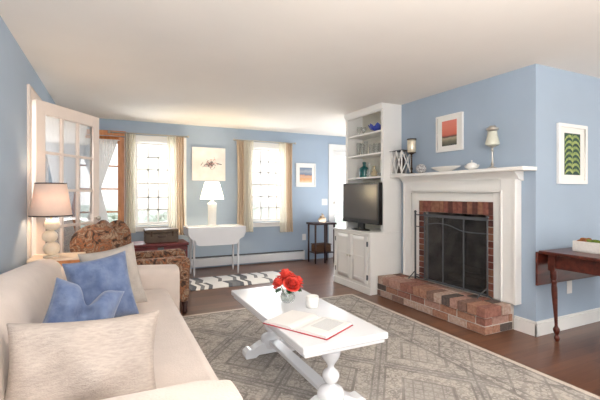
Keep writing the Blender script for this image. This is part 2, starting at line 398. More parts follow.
# honey pine glazed door in the back wall
e = bpy.data.objects.new('door_2', None); C.objects.link(e); struct(e); e.location = ((D2[0]+D2[1])/2, YB, 0)
x0, x1 = D2[0]-e.location.x, D2[1]-e.location.x
MB().box(x0-.07, x0, -.02, 0, 0, 2.13).box(x1, x1+.02, -.02, 0, 0, 2.13).box(x0, x1, -.02, 0, 2.06, 2.13).build('door_casing', orange_wood, e, bevel=.004)
m = MB().box(x0+.005, x0+.09, 0, .04, .02, 2.05).box(x1-.09, x1-.005, 0, .04, .02, 2.05).box(x0+.09, x1-.09, 0, .04, .02, .26).box(x0+.09, x1-.09, 0, .04, 1.95, 2.05)
for i in range(1, 5):
    zz = .26+1.69*i/5; m.box(x0+.09, x1-.09, .008, .032, zz-.011, zz+.011)
m.box(-.011, .011, .008, .032, .26, 1.95)
dl = m.build('door_panel', orange_wood, e, bevel=.003)
MB().box(x0+.085, x1-.085, .018, .022, .25, 1.96).build('pane', glass, dl)

# white exterior door frame at the right of the back wall, glazed storm door
e = bpy.data.objects.new('door_3', None); C.objects.link(e); struct(e); e.location = ((D3[0]+D3[1])/2, YB, 0)
x0, x1 = D3[0]-e.location.x, D3[1]-e.location.x
MB().box(x0-.09, x0, -.022, 0, 0, 2.14).box(x1, x1+.09, -.022, 0, 0, 2.14).box(x0, x1, -.022, 0, 2.04, 2.14).box(x0, x0+.015, 0, .15, 0, 2.04).box(x1-.015, x1, 0, .15, 0, 2.04).box(x0+.015, x1-.015, 0, .15, 2.025, 2.04).build('door_casing', white_paint, e, bevel=.004)
m = MB().box(x0+.02, x0+.1, .08, .12, .01, 2.02).box(x1-.1, x1-.02, .08, .12, .01, 2.02).box(x0+.1, x1-.1, .08, .12, .01, .2).box(x0+.1, x1-.1, .08, .12, 1.92, 2.02).box(x0+.1, x1-.1, .08, .12, .98, 1.06)
dl = m.build('door_panel', white_paint, e, bevel=.004)
MB().box(x0+.095, x1-.095, .098, .102, .19, .99).box(x0+.095, x1-.095, .098, .102, 1.05, 1.93).build('pane', glass, dl)
m = MB().box(x0+.05, x0+.075, .055, .08, 1.02, 1.05); m.ell((x0+.062, .045, 1.035), (.022,.018,.022)); m.build('door_handle', steel, dl)

# open white glazed door, hinged on the left wall
ang = math.atan2(.715, .47)
d1 = bpy.data.objects.new('door_1', None); C.objects.link(d1); struct(d1); d1.location = (XL+.03, 3.93, 0); d1.rotation_euler = (0,0,ang)
Wd = .825
m = MB().box(0, .1, -.02, .02, .02, 2.0).box(Wd-.09, Wd, -.02, .02, .02, 2.0).box(.1, Wd-.09, -.02, .02, .02, .25).box(.1, Wd-.09, -.02, .02, 1.89, 2.0)
for i in range(1, 5): zz = .25+1.64*i/5; m.box(.1, Wd-.09, -.014, .014, zz-.012, zz+.012)
for i in range(1, 3): xx = .1+(Wd-.19)*i/3; m.box(xx-.012, xx+.012, -.0141, .0141, .25, 1.89)
dp = m.build('door_panel', door_paint, d1, bevel=.003)
MB().box(.095, Wd-.085, -.002, .002, .24, 1.9).build('pane', glass, dp)
m = MB(); m.ell((Wd-.05, -.05, .95), (.024,.02,.024)); m.tube([(Wd-.05,-.02,.95),(Wd-.05,-.045,.95)], .01); m.build('door_handle', steel, dp)

# hourglass sheers
def hourglass(label, loc, rz, w, z0, z1, zm, pinch, name='hourglass_curtain'):
    t = thing(name, label, 'curtain', loc, rz, 'white hourglass sheers on the glazed doors')
    m = MB(); rows, cols = 26, 60; gr = []
    for i in range(rows+1):
        z = z0+(z1-z0)*i/rows
        k = abs(z-zm)/((z1-zm) if z > zm else (zm-z0)); ww = pinch+(w-pinch)*min(1, k)**1.0
        gr.append([m.bm.verts.new(((j/cols-.5)*ww, .010*math.sin(j/cols*2*PI*14)*(0.6+.4*k), z)) for j in range(cols+1)])
    for i in range(rows):
        for j in range(cols): m.face([gr[i][j], gr[i][j+1], gr[i+1][j+1], gr[i+1][j]])
    m.build('cloth', sheer, t, smooth=True)
    for q in (z0+.01, z1-.01): MB().tube([(-w/2-.02,0,q),(w/2+.02,0,q)], .006).build('rod', white_paint, t, smooth=True)
    MB().box(-pinch/2-.008, pinch/2+.008, -.02, .02, zm-.025, zm+.025).build('tie_band', sheer, t, bevel=.008)
    return t
dd = Vector((math.cos(ang), math.sin(ang), 0)); nn = Vector((-math.sin(ang), math.cos(ang), 0))
hourglass('white sheer hourglass curtain behind the panes of the white door', Vector(d1.location)+dd*(Wd*.5)+nn*.045, ang, .66, .22, 1.95, 1.02, .14)
hourglass('white sheer tied hourglass curtain on the honey pine door', ((D2[0]+D2[1])/2-.02, YB-.045, 0), 0, .54, .24, 2.0, 1.28, .08)

# ---------------------------------------------------------------- window curtains
def folds(name, label, xa, xb, z0, z1, m_, split, side, seed, swing=0):
    """pleated panel from xa to xb; `split` of its width (outer side) is the tan lining"""
    t = thing(name, label, 'curtain', ((xa+xb)/2, YB-.09, 0), 0, 'ivory curtain panels at the back windows')
    rnd = random.Random(seed); cols, rows = 48, 12; w = xb-xa; ph = rnd.uniform(0, 6)
    nf = max(3, w/.042)
    def gx(j, i):
        u = j/cols; k = 1-i/rows
        return (u-.5)*w*(1-.12*math.sin(PI*(1-k))) + swing*k
    for part, mm_, ja, jb in (('face_panel', curtain_m, 0, 48), ('lining', curtain_tan, 0, 48)):
        m = MB(); lo = int(cols*split); rng = (range(lo, cols+1) if side < 0 else range(0, cols-lo+1)) if part == 'face_panel' else (range(0, lo+1) if side < 0 else range(cols-lo, cols+1))
        rng = list(rng)
        gr = [[m.bm.verts.new((gx(j, i), .028*math.sin(j/cols*2*PI*nf+ph+.3*math.sin(i*.5))*(.6+.4*i/rows)-.012*math.sin(j*.31), z0+(z1-z0)*i/rows)) for j in rng] for i in range(rows+1)]
        for i in range(rows):
            for q in range(len(rng)-1): m.face([gr[i][q], gr[i][q+1], gr[i+1][q+1], gr[i+1][q]])
        m.build(part, mm_, t, smooth=True)
    return t
folds('curtain', 'ivory curtain panel between the pine door and the left window', .165, .315, .62, 2.09, None, .12, -1, 1)
folds('curtain', 'ivory and tan curtain panel between left window and white lamp', .76, 1.02, .56, 2.09, None, .5, 1, 2, .02)
folds('curtain', 'tan and ivory curtain panel just right of the canvas sketch', 1.87, 2.15, .56, 2.09, None, .45, -1, 3)
folds('curtain', 'tan and ivory curtain panel right of the right-hand window', 2.63, 2.88, .53, 2.09, None, .5, 1, 4, .02)
def rod(label, xa, xb):
    t = thing('curtain_rod', label, 'curtain rod', ((xa+xb)/2, YB-.09, 2.1), 0, 'brass curtain rods'); h = (xb-xa)/2
    MB().tube([(-h,0,0),(h,0,0)], .009).build('pole', steel, t, smooth=True)
    for s_ in (-1, 1):
        m = MB(); m.ell((s_*(h+.018),0,0), (.02,.02,.02)); m.build('finial', steel, t, smooth=True)
        MB().box(s_*(h-.03)-.008, s_*(h-.03)+.008, 0, .09, -.01, .01).build('bracket', steel, t)
rod('slim curtain rod above the left window beside the pine door', -.02, 1.06)
rod('slim curtain rod above the right-hand window by the small framed picture', 1.84, 2.92)

# ---------------------------------------------------------------- baseboard heater, switches, outlets
t = thing('baseboard_heater', 'long low white baseboard heater along the blue back wall', 'heater', (2.1, YB, 0))
MB().prism([(-.002,.02),(-.06,.03),(-.065,.15),(-.04,.168),(-.002,.168)], -1.35, 1.02, 'x').build('casing', heater_m, t, bevel=.003)
MB().box(-1.35, 1.02, -.058, -.010, .1702, .186).build('gap_shade_strip', black_iron, t)  # dark strip standing in for the shaded gap along the heater top
MB().box(-1.37,-1.35,-.066,-.002,.015,.18).build('end_cap', heater_m, t); MB().box(1.02,1.04,-.066,-.002,.015,.18).build('end_cap', heater_m, t)
def plate(name, label, cat, loc, rz, kind, w=.075, h=.115):
    t = thing(name, label, cat, loc, rz)
    MB().box(-w/2, w/2, -.006, -.0005, -h/2, h/2).build('cover_plate', white_paint, t, bevel=.002)
    if kind == 's':
        for dx in (-.023, .023): MB().box(dx-.006, dx+.006, -.014, -.006, -.012, .012).build('toggle', white_paint, t)
    else:
        for dz in (-.025, .025): MB().box(-.017, .017, -.009, -.006, dz-.014, dz+.014).build('socket', white_paint, t, bevel=.002)
plate('light_switch', 'white double light switch between framed picture and bright doorway', 'switch', (3.585, YB, 1.05), 0, 's', .115)
plate('wall_outlet', 'white outlet low on the blue back wall right of the window', 'outlet', (3.157, YB, .415), 0, 'o')
plate('wall_outlet', 'white outlet on the blue wall below the mahogany table', 'outlet', (3.687, YR, .367), 0, 'o')

# ---------------------------------------------------------------- rugs
t = tag(MB().box(0, RW, 0, RH, .0005, .012).build('oriental_rug', rug_m, bevel=.004), 'large faded taupe and grey oriental rug under the coffee table', 'rug')
t.location = (-.10, .32, 0)
t = tag(MB().box(0, 1.5, 0, .7, .0005, .008).build('runner_rug', run_m), 'small black and white striped rug by the white drop-leaf table', 'rug')
t.location = (.88, 4.92, 0)

# ---------------------------------------------------------------- cushions
def cushion(label, loc, w, h, th, mtl, tilt, rz, roll=0, seed=0, fold=0, group='throw cushions on the sofa'):
    """w along local x, h along local z, th thick along y, leaning back by tilt"""
    t = tag(MB().build('_', mtl), label, 'cushion', group); bpy.data.objects.remove(t)
    rnd = random.Random(seed); m = MB(); n = 26; ph = [rnd.uniform(0, 6.3) for _ in range(6)]
    for s_ in (1, -1):
        gr = []
        for i in range(n+1):
            rw = []
            for j in range(n+1):
                u, v = -1+2*j/n, -1+2*i/n
                pin = 1-.10*(1-u*u)*(1 if abs(v) > 0 else 0)*v*v; pin2 = 1-.10*(1-v*v)*u*u
                x_, z_ = u*w/2*pin2, v*h/2*pin
                th_ = th/2*max(0, (1-u**4))**.55*max(0, (1-v**4))**.55
                th_ += (.006*math.sin(7*u+3*v+ph[0])+.006*math.sin(5*v-6*u+ph[1])+.004*math.sin(13*u*v+ph[2]))*(1-u*u)*(1-v*v)*2
                y_ = s_*th_
                if fold: z_ -= fold*math.exp(-((u-.05)/.22)**2)*max(0, v)**1.5*h; y_ += s_*-.02*math.exp(-((u-.05)/.2)**2)*(v > 0)*max(0, 1-v**4)
                rw.append(m.bm.verts.new((x_, y_, z_)))
            gr.append(rw)
        for i in range(n):
            for j in range(n): m.face([gr[i][j], gr[i][j+1], gr[i+1][j+1], gr[i+1][j]])
    bmesh.ops.remove_doubles(m.bm, verts=m.bm.verts, dist=.0008)
    o = m.build('throw_cushion', mtl, smooth=True)
    md = o.modifiers.new('sub', 'SUBSURF'); md.levels = 1; md.render_levels = 1
    tag(o, label, 'cushion', group)
    o.matrix_world = Matrix.Translation(loc) @ Matrix.Rotation(rz, 4, 'Z') @ Matrix.Rotation(tilt, 4, 'X') @ Matrix.Rotation(roll, 4, 'Y')
    return o

# ---------------------------------------------------------------- sofa
sofa = thing('sofa', 'long ivory slipcovered sofa against the left wall under the cushions', 'sofa', (0, 2.3, 0))
def W(m):  # world coords -> sofa local
    bmesh.ops.translate(m.bm, verts=m.bm.verts, vec=(0,-2.3,0)); return m
W(MB().box(-.56, .33, 1.06, 3.5, .014, .33)).build('skirted_base', slip, sofa, bevel=.02)
W(MB().box(-.36, .405, 1.285, 3.29, .30, .455)).build('seat_cushion', slip, sofa, bevel=.05, seg=5)
# back: rounded profile swept along Y, slightly uneven
prof = [(-.59,.05),(-.595,.55),(-.57,.66),(-.51,.715),(-.44,.72),(-.37,.69),(-.33,.62),(-.30,.50),(-.27,.36),(-.27,.05)]
prof = [(p.x,p.y) for p in sm([(a,b_,0) for a,b_ in prof], 3)]
m = MB(); rings = []
for q in range(13):
    y_ = 1.08+2.42*q/12; kz = .985+.15*min(1, (12-q)/6)
    rings.append([m.bm.verts.new((a, y_, .05+(b_-.05)*kz)) for a, b_ in prof])
for A, B in zip(rings, rings[1:]):
    for q in range(len(A)): m.face([A[q], A[(q+1) % len(A)], B[(q+1) % len(A)], B[q]])
m.face(rings[0][::-1]); m.face(rings[-1])
W(m).build('backrest', slip, sofa, bevel=.03, seg=3)
def arm(ya, yb, xf, zf, zb, nm):
    m = MB(); n = 14; rings = []; yc, hw = (ya+yb)/2, (yb-ya)/2
    xs = [-.58+ (xf+.58)*q/10 for q in range(11)]
    for x_ in xs+[xf+.012]:
        k = (x_+.58)/(xf+.58); zt = zb+(zf-zb)*min(1, k); sh = 1 if x_ <= xf else .9; ring = []
        for q in range(n+1):
            a = PI*q/n; ex = .55
            ca, sa = math.cos(a), math.sin(a)
            ring.append(m.bm.verts.new((x_, yc+hw*sh*math.copysign(abs(ca)**ex, ca), zt-hw*.9+hw*.9*sh*abs(sa)**ex)))
        ring.append(m.bm.verts.new((x_, yc-hw*sh, .014))); ring.append(m.bm.verts.new((x_, yc+hw*sh, .014)))
        rings.append(ring)
    for A, B in zip(rings, rings[1:]):
        for q in range(len(A)): m.face([A[q], A[(q+1) % len(A)], B[(q+1) % len(A)], B[q]])
    m.face(rings[0]); m.face(rings[-1][::-1])
    return W(m).build(nm, slip, sofa, smooth=True, bevel=.01)
arm(1.02, 1.29, .335, .62, .63, 'armrest'); arm(3.30, 3.54, .49, .60, .66, 'armrest')

cushion('large oatmeal woven cushion nearest the front arm of the sofa', (-.08, 1.54, .605), .50, .34, .19, oat, -.35, math.radians(3), math.radians(3), 3)
cushion('smaller blue velvet cushion with a dented top, behind the oatmeal one', (-.13, 2.03, .635), .31, .32, .17, velvet, -.3, math.radians(10), math.radians(20), 5, fold=.3)
cushion('larger blue velvet cushion standing on its corner before the grey one', (-.05, 2.38, .68), .33, .38, .16, velvet, -.3, math.radians(10), math.radians(-8), 8)
cushion('grey beige linen cushion at the back of the cushion row', (.01, 2.68, .675), .34, .41, .14, greycush, -.28, math.radians(14), math.radians(-8), 11)

# ---------------------------------------------------------------- coffee table
ct = thing('coffee_table', 'long white trestle coffee table in the middle of the rug', 'table', (1.067, 2.275, .012)); ct.scale = (.948,.948,1.094)
o = MB().box(-.265, .265, -.655, .655, .385, .418).build('tabletop', bright_paint, ct, bevel=.007, seg=3)
MB().box(-.25, .25, -.64, .64, .366, .385).build('top_moulding', bright_paint, ct, bevel=.004)
for sy in (-.47, .47):
    M_ = MB(); M_.prism([(-.2,.366),(-.2,.345),(-.16,.325),(-.07,.315),(.07,.315),(.16,.325),(.2,.345),(.2,.366)], sy-.045, sy+.045, 'y')
    M_.build('top_cleat', bright_paint, ct, bevel=.005)
    col = sprof([(.055,.316),(.055,.30),(.045,.275),(.022,.245),(.02,.228),(.04,.212),(.05,.19),(.04,.165),(.024,.152),(.03,.142),(.066,.125),(.078,.10),(.072,.07),(.062,.05)], 3)
    M_ = MB(); M_.lathe(col[::-1], 0, sy, 0, 28); M_.build('turned_post', bright_paint, ct, smooth=True)
    ft = [(a*.9, b_) for a, b_ in [(-.235,0),(-.245,.02),(-.24,.045),(-.21,.062),(-.17,.058),(-.14,.07),(-.09,.09),(.09,.09),(.14,.07),(.17,.058),(.21,.062),(.24,.045),(.245,.02),(.235,0),(.15,0),(.12,.015),(-.12,.015),(-.15,0)]]
    M_ = MB(); M_.prism(ft, sy-.045, sy+.045, 'y'); M_.build('foot', bright_paint, ct, bevel=.006)
MB().box(-.04, .04, -.47, .47, .085, .112).build('stretcher', bright_paint, ct, bevel=.006)

TZ = .470
# open book
bk = thing('open_book', 'open book with red cover lying on the coffee table', 'book', (.985, 1.945, TZ), math.radians(-62)); bk.scale = (.96,.96,1)
MB().box(-.222, .222, -.142, .142, .0005, .004).build('cover', cover_red, bk)
for s_ in (-1, 1):
    pr = [(0, .004), (0, .012)]+[(s_*x_, .004+.017*math.sin(min(1, x_/.05)*PI/2)*(1-.35*x_/.215)) for x_ in (.01,.025,.05,.09,.13,.17,.215)]+[(s_*.215, .004)]
    pb = MB(); pb.prism(pr, -.135, .135, 'y'); pg = pb.build('page_block', page, bk)
    if s_ < 0: continue
    pb = MB(); xs = (.06,.10,.14,.18) if s_ > 0 else (.05,.1,.15,.19)
    top = [(s_*x_, .0045+.017*math.sin(min(1, x_/.05)*PI/2)*(1-.35*x_/.215)) for x_ in xs]
    A = [pb.bm.verts.new((a,-.06 if s_ > 0 else -.11,z_)) for a, z_ in top]; B = [pb.bm.verts.new((a,.11,z_)) for a, z_ in top]
    for q in range(3): pb.face([A[q],A[q+1],B[q+1],B[q]])
    pb.build('printed_area', print_m, pg)

# white mug-like candle cup
t = thing('candle_cup', 'plain white candle cup beside the rose vase on the coffee table', 'cup', (1.165, 2.235, TZ)); t.scale = (.92,.92,.85)
MB().lathe([(.040,0),(.043,.004),(.045,.085),(.041,.085),(.039,.02),(0,.018)], n=28).build('cup', ceramic, t, smooth=True)
MB().lathe([(0,.060),(.038,.060),(.0385,.05)], n=24).build('wax', candle_m, t)

# vase and roses
VX, VY = 1.07, 2.41
t = thing('glass_vase', 'small round glass vase holding the red roses', 'vase', (VX, VY, TZ))
MB().lathe(sprof([(.030,0),(.044,.012),(.052,.035),(.046,.06),(.040,.072),(.044,.08)])+[(.041,.079),(.037,.071),(.043,.058),(.048,.035),(.04,.015),(0,.010)], n=28).build('bowl', drink_glass, t, smooth=True)
MB().lathe([(0,.012),(.038,.014),(.046,.034),(.044,.048),(0,.048)], n=24).build('water', glass_mat('water', (.86,.93,.86), .06, .12), t, smooth=True)
def rose(label, dx, dy, dz, r, tilt, az):
    t = thing('rose', label, 'rose', (VX+dx*.2, VY+dy*.2, TZ+.03), 0, 'red roses in the glass vase')
    top = Vector((dx*.8, dy*.8, dz))
    M = Matrix.Translation(top) @ Matrix.Rotation(az, 4, 'Z') @ Matrix.Rotation(tilt, 4, 'Y')
    m = MB(); rnd = random.Random(int(dx*1000+dy*500+dz*300))
    for ring, (cnt, r0, r1, hh, op) in enumerate(((3,.10,.28,1.0,.1),(4,.2,.5,.95,.25),(5,.3,.8,.8,.5),(6,.35,1.05,.55,.9))):
        for k in range(cnt):
            a0 = 2*PI*(k+.37*ring)/cnt; wd = 2*PI/cnt*.72
            gr = []
            for i in range(6):
                v = i/5; rw = []
                for j in range(7):
                    u = j/6*2-1; a = a0+u*wd*(.55+.45*math.sin(v*PI*.75))
                    rad = r*(r0+(r1-r0)*v**.8 + op*.25*max(0, v-.6) + .05*(1-u*u)); zz = r*(-.55+1.3*hh*v-.35*op*v*v-.14*u*u*v+.05*math.sin(5*u+k))
                    rw.append(m.bm.verts.new(M @ Vector((rad*math.cos(a), rad*math.sin(a), zz))))
                gr.append(rw)
            for i in range(5):
                for j in range(6): m.face([gr[i][j],gr[i][j+1],gr[i+1][j+1],gr[i+1][j]])
    m.build('bloom', petal, t, smooth=True, solid=.0015)
    MB().tube(sm([(0,0,-.01),(dx*.3,dy*.3,dz*.5),tuple(M @ Vector((0,0,-r*.5)))]), .0025, 6).build('stem', stemm, t, smooth=True)
    for s_ in (-1, 1):
        ml = MB(); a = math.atan2(dy, dx)+s_*.9; L_ = .062; base = Vector((dx*.5, dy*.5, dz*.55)); dr = Vector((math.cos(a), math.sin(a), .05))
        sd = Vector((-math.sin(a), math.cos(a), 0)); rows = []
        for i in range(7):
            v = i/6; wv = .021*math.sin(PI*v)**.8; c_ = base+dr*L_*v+Vector((0,0,-.018*v*v))
            rows.append([ml.bm.verts.new(c_-sd*wv+Vector((0,0,.004))), ml.bm.verts.new(c_), ml.bm.verts.new(c_+sd*wv+Vector((0,0,.004)))])
        for i in range(6):
            for j in range(2): ml.face([rows[i][j],rows[i][j+1],rows[i+1][j+1],rows[i+1][j]])
        ml.build('leaf', leafm, t, smooth=True, solid=.001)
rose('red rose at the top of the bouquet', -.005, .03, .155, .050, .2, 1.6)
rose('red rose at the left side of the bouquet', -.062, .02, .105, .044, .7, 2.9)
rose('large red rose facing forward in the bouquet', .012, -.045, .105, .052, .7, -1.5)
rose('red rose at the right side of the bouquet', .066, -.02, .11, .046, .7, -.3)
rose('red rose behind the others at the back of the bouquet', .045, .045, .125, .042, .5, .8)

# ---------------------------------------------------------------- fireplace
# raised brick hearth
hb = thing('brick_hearth', 'raised brick hearth in front of the white fireplace', 'hearth', (0,0,0))
m = MB(); HX, HY0, HY1 = 2.84, 2.29, 3.775
bodies = MB().box(HX+.008, XR-.002, HY0+.008, HY1-.002, .001, .228); bodies.build('mortar_core', mortar, hb)
rb = random.Random(4)
def brick(m, x0, x1, y0, y1, z0, z1, k):
    m.mi = k; j = lambda: rb.uniform(-.0025, .0025); m.box(x0+j(), x1+j(), y0+j(), y1+j(), z0, z1+j()*.7)
pick = lambda: rb.choices(range(6), (24,22,16,18,14,6))[0]
# two stretcher courses, front and right end
for c_ in range(2):
    z0 = .006+c_*.072; y = HY0-.0+(0 if c_ == 0 else -.1)
    while y < HY1:
        a, b_ = max(y, HY0), min(y+.195, HY1-.002)
        if b_-a > .03: brick(m, HX, HX+.09, a, b_-.004 if b_ < HY1-.01 else b_, z0, z0+.062, pick())
        y += .205
    x_ = HX+.1-(0 if c_ else .0); x_ = HX+.1 if c_ == 0 else HX+.1
    st = x_ if c_ == 0 else x_
    xs = [HX+.1, HX+.2, XR-.022] if c_ == 0 else [HX+.1, HX+.305, XR-.022]
    for a, b_ in zip(xs, xs[1:]): brick(m, a, b_-.009, HY0, HY0+.06, z0, z0+.062, pick())
# top course: headers pointing at the room
y = HY0-.018
while y < HY1-.05:
    w_ = .087; e_ = min(y+w_, HY1-.003)
    k = pick()
    brick(m, HX-.022, HX+.185, y, e_, .152, .236, k); brick(m, HX+.196, XR-.075, y, e_, .152, .236, pick())
    y += .0985
m.build('brick_courses', brickm, hb, bevel=.004, seg=2)

# brick facing around the firebox (own brickwork)
fb = thing('firebox', 'sooty brick fireplace opening with red brick facing inside white surround', 'fireplace', (0,0,0))
m = MB(); ZT = 1.125; Y0, Y1 = 2.46, 3.434; FX = 3.17
MB().box(FX+.012, XR-.002, Y0, BY0-.002, .238, ZT).box(FX+.012, XR-.002, BY1+.002, Y1, .238, ZT).box(FX+.012, XR-.002, BY0-.002, BY1+.002, 1.0, ZT).build('mortar_bed', mortar, fb)
y = Y0
while y < Y1-.03:
    m.mi = rb.randrange(4); m.box(FX, XR-.004, y+.003, min(y+.062, Y1)-.003, 1.002, ZT); y += .0609
z_ = .24
while z_ < .99:
    for a, b_ in ((Y0+.001, BY0-.003), (BY1+.003, Y1-.001)):
        m.mi = rb.randrange(4); m.box(FX, XR-.004, a, b_, z_, min(z_+.058, 1.0))
    z_ += .0655
m.build('face_bricks', fire_br, fb, bevel=.003)
m = MB(); D = 3.745
for (a, b_, c_, d_) in ((3.225, BY0+.001, D, BY0+.1), (3.225, BY1-.001, D, BY1-.1)):   # slanted side walls
    A = [(a,b_),(c_,d_)]; v = [m.bm.verts.new((*A[0],.236)), m.bm.verts.new((*A[1],.236)), m.bm.verts.new((*A[1],1.005)), m.bm.verts.new((*A[0],1.005))]; m.face(v)
m.box(D-.02, D, BY0+.005, BY1-.005, .202, 1.0).box(3.225, D, BY0+.003, BY1-.003, .202, .234)
m.build('fire_lining', soot, fb)
m = MB()
for (p, q, r_) in (((3.40,2.75,.285),(3.42,3.2,.285),.045),((3.53,2.76,.29),(3.57,3.14,.29),.04),((3.44,2.8,.395),(3.52,3.12,.395),.035)):
    t = tag(MB().tube([p,q], r_, 12).build('fire_log', mat('charred bark', (120,108,98), .9, .3, 30, rgb2=(70,62,58))), 'charred log lying in the firebox behind the screen', 'log', 'logs behind the fire screen')
m.bm.free()

# white mantel surround
mt = thing('fireplace_mantel', 'white painted mantelpiece and surround around the brick fireplace', 'mantelpiece', (XR, 2.94, 0))
def Lm(m): bmesh.ops.translate(m.bm, verts=m.bm.verts, vec=(-XR,-2.94,0)); return m
def U(x0, x1, yo0, yo1, zo, yi0, yi1, zi, zb): 
    return MB().box(x0, x1, yo0, yi0, zb, zo).box(x0, x1, yi1, yo1, zb, zo).box(x0, x1, yi0, yi1, zi, zo)
Lm(U(3.15, XR-.001, 2.225, 3.67, 1.345, 2.378, 3.54, 1.215, .238)).build('outer_surround', white_paint, mt, bevel=.003)
Lm(U(3.162, XR-.001, 2.378, 3.54, 1.215, 2.46, 3.434, 1.125, .238)).build('inner_frame', white_paint, mt, bevel=.003)
Lm(U(3.138, 3.162, 2.36, 3.558, 1.232, 2.378, 3.54, 1.215, .238)).build('edge_bead', white_paint, mt, bevel=.004)
for q in (2.225, 3.645): Lm(MB().box(3.135, 3.15, q, q+.025, .238, 1.33)).build('pilaster_bead', white_paint, mt, bevel=.004)
Lm(MB().prism([(XR-.001,1.315),(3.148,1.335),(3.142,1.35),(3.13,1.36),(3.11,1.378),(3.10,1.388),(3.09,1.392),(3.09,1.397),(XR-.001,1.397)], 2.205, 3.69, 'y')).build('crown_moulding', white_paint, mt, bevel=.002)
Lm(MB().box(3.03, XR-.001, 2.085, 3.784, 1.397, 1.43)).build('mantel_shelf', white_paint, mt, bevel=.006, seg=3)
struct(MB().box(XR-.02, XR-.001, 2.29, 2.46, .236, .24).build('trim_2', white_paint))

# fire screen
fs = thing('fire_screen', 'black iron fire screen with folding wing standing on the hearth', 'fire screen', (3.07, 2.9, .238))
ya, yb = -.45, .34; r = .008
for q in (ya, yb): MB().tube([(0,q,.035),(0,q,.735)], r).build('post', black_iron, fs, smooth=True)
MB().box(-.007,.007,ya,yb,.715,.745).build('rail', black_iron, fs, bevel=.002); MB().box(-.008,.008,ya,yb,.03,.05).build('rail', black_iron, fs, bevel=.002)
for q in (1, 2):
    yy = ya+(yb-ya)*q/3; MB().box(-.005,.005,yy-.008,yy+.008,.05,.715).build('bar', black_iron, fs)
cur = sm([(-.009,ya,.60),(-.009,ya+.26,.60),(-.009,ya+.44,.645),(-.009,ya+.62,.655),(-.009,yb,.625)], 5)
MB().tube(cur, .006, 6).build('curved_rail', black_iron, fs, smooth=True)
wy = yb+.16; wx = .045
MB().tube([(0,yb,.73),(wx-.03,wy,.73)], .006).tube([(0,yb,.6),(wx-.03,wy,.6)], .006).tube([(0,yb,.06),(wx-.03,wy,.06)], .006).tube([(wx-.03,wy,.01),(wx-.03,wy,.76)], .010).build('folding_wing', black_iron, fs, smooth=True)
for q in ((wx-.03,wy,.765),(0,ya,.75),(0,yb,.75)): m = MB(); m.ell(q,(.015,.015,.015)); m.build('knob', black_iron, fs, smooth=True)
for yy, s_ in ((ya,1),(wy,-1)):
    xx = 0 if s_ > 0 else wx-.03
    MB().tube(sm([(xx,yy,.1),(xx-.03,yy+(.02 if s_<0 else .04),.055),(xx-.075,yy+(.03 if s_<0 else .05),.010)]), .006).tube([(xx,yy,.04),(xx+.06,yy,.010)], .006).build('foot', black_iron, fs, smooth=True)
mesh = bpy.data.materials.new('fine black wire mesh'); mesh.use_nodes = True; N, L = mesh.node_tree.nodes, mesh.node_tree.links
tr = N.new('ShaderNodeBsdfTransparent'); mx = N.new('ShaderNodeMixShader'); ck = N.new('ShaderNodeTexNoise'); ck.inputs['Scale'].default_value = 500
N['Principled BSDF'].inputs['Base Color'].default_value = (.02,.02,.02,1); mx.inputs[0].default_value = .62
L.new(N['Principled BSDF'].outputs[0], mx.inputs[1]); L.new(tr.outputs[0], mx.inputs[2]); L.new(mx.outputs[0], N['Material Output'].inputs[0])
m = MB().box(-.001,.001,ya,yb,.05,.715)
m.build('wire_mesh', mesh, fs)

# ---------------------------------------------------------------- built-in cabinet and shelves
cab = thing('built_in_cabinet', 'white built-in cabinet with open shelves left of the fireplace', 'cabinet', (XR, 4.2, 0))
def Lc(m): bmesh.ops.translate(m.bm, verts=m.bm.verts, vec=(-XR,-4.2,0)); return m
CX, CY0, CY1 = 2.75, 3.79, 4.62
Lc(MB().box(CX+.02, XR-.001, CY0, CY1, .001, .715).box(CX-.01, CX+.02, CY0-.006, CY1+.006, .001, .085)).build('lower_body', white_paint, cab, bevel=.003)
Lc(MB().box(CX-.012, XR-.001, CY0-.004, CY1+.01, .716, .74)).build('counter', white_paint, cab, bevel=.004)
fr = MB().box(CX, CX+.02, CY0, CY0+.05, .085, .715).box(CX, CX+.02, CY1-.05, CY1, .085, .715).box(CX, CX+.02, CY0+.05, CY1-.05, .085, .12).box(CX, CX+.02, CY0+.05, CY1-.05, .69, .715)
Lc(fr).build('face_frame', white_paint, cab, bevel=.002)
ym = (CY0+CY1)/2
for a, b_, kn, hg in ((CY0+.053, ym-.002, ym-.03, CY0+.052), (ym+.002, CY1-.053, ym+.03, CY1-.052)):
    m = MB(); z0, z1 = .123, .687; s_ = .055; xf, xb = CX-.012, CX+.006
    m.box(xf, xb, a, a+s_, z0, z1).box(xf, xb, b_-s_, b_, z0, z1).box(xf, xb, a+s_, b_-s_, z0, z0+s_).box(xf, xb, a+s_, b_-s_, z1-s_, z1)
    m.box(xf, xb, a+s_, b_-s_, .39, .44).box(xf+.006, xb, a+s_, b_-s_, z0+s_, z1-s_)
    dr = Lc(m).build('door', white_paint, cab, bevel=.003)
    m = MB(); m.tube([(CX-.012,kn,.42),(CX-.03,kn,.42)], .005); m.ell((CX-.036,kn,.42),(.011,.014,.014)); Lc(m).build('knob', steel, dr, smooth=True)
    for zh in (.2, .6):
        Lc(MB().box(CX-.017, CX-.002, hg-.01, hg+.008, zh-.03, zh+.03)).build('hinge', black_iron, dr, bevel=.002)
UX = 2.945
for q in (CY0, CY1-.025): Lc(MB().box(UX, XR-.001, q, q+.025, .741, H-.001)).build('side_panel', white_paint, cab, bevel=.002)
Lc(MB().box(XR-.02, XR-.001, CY0+.025, CY1-.025, .741, H-.001)).build('back_panel', shelf_back, cab)
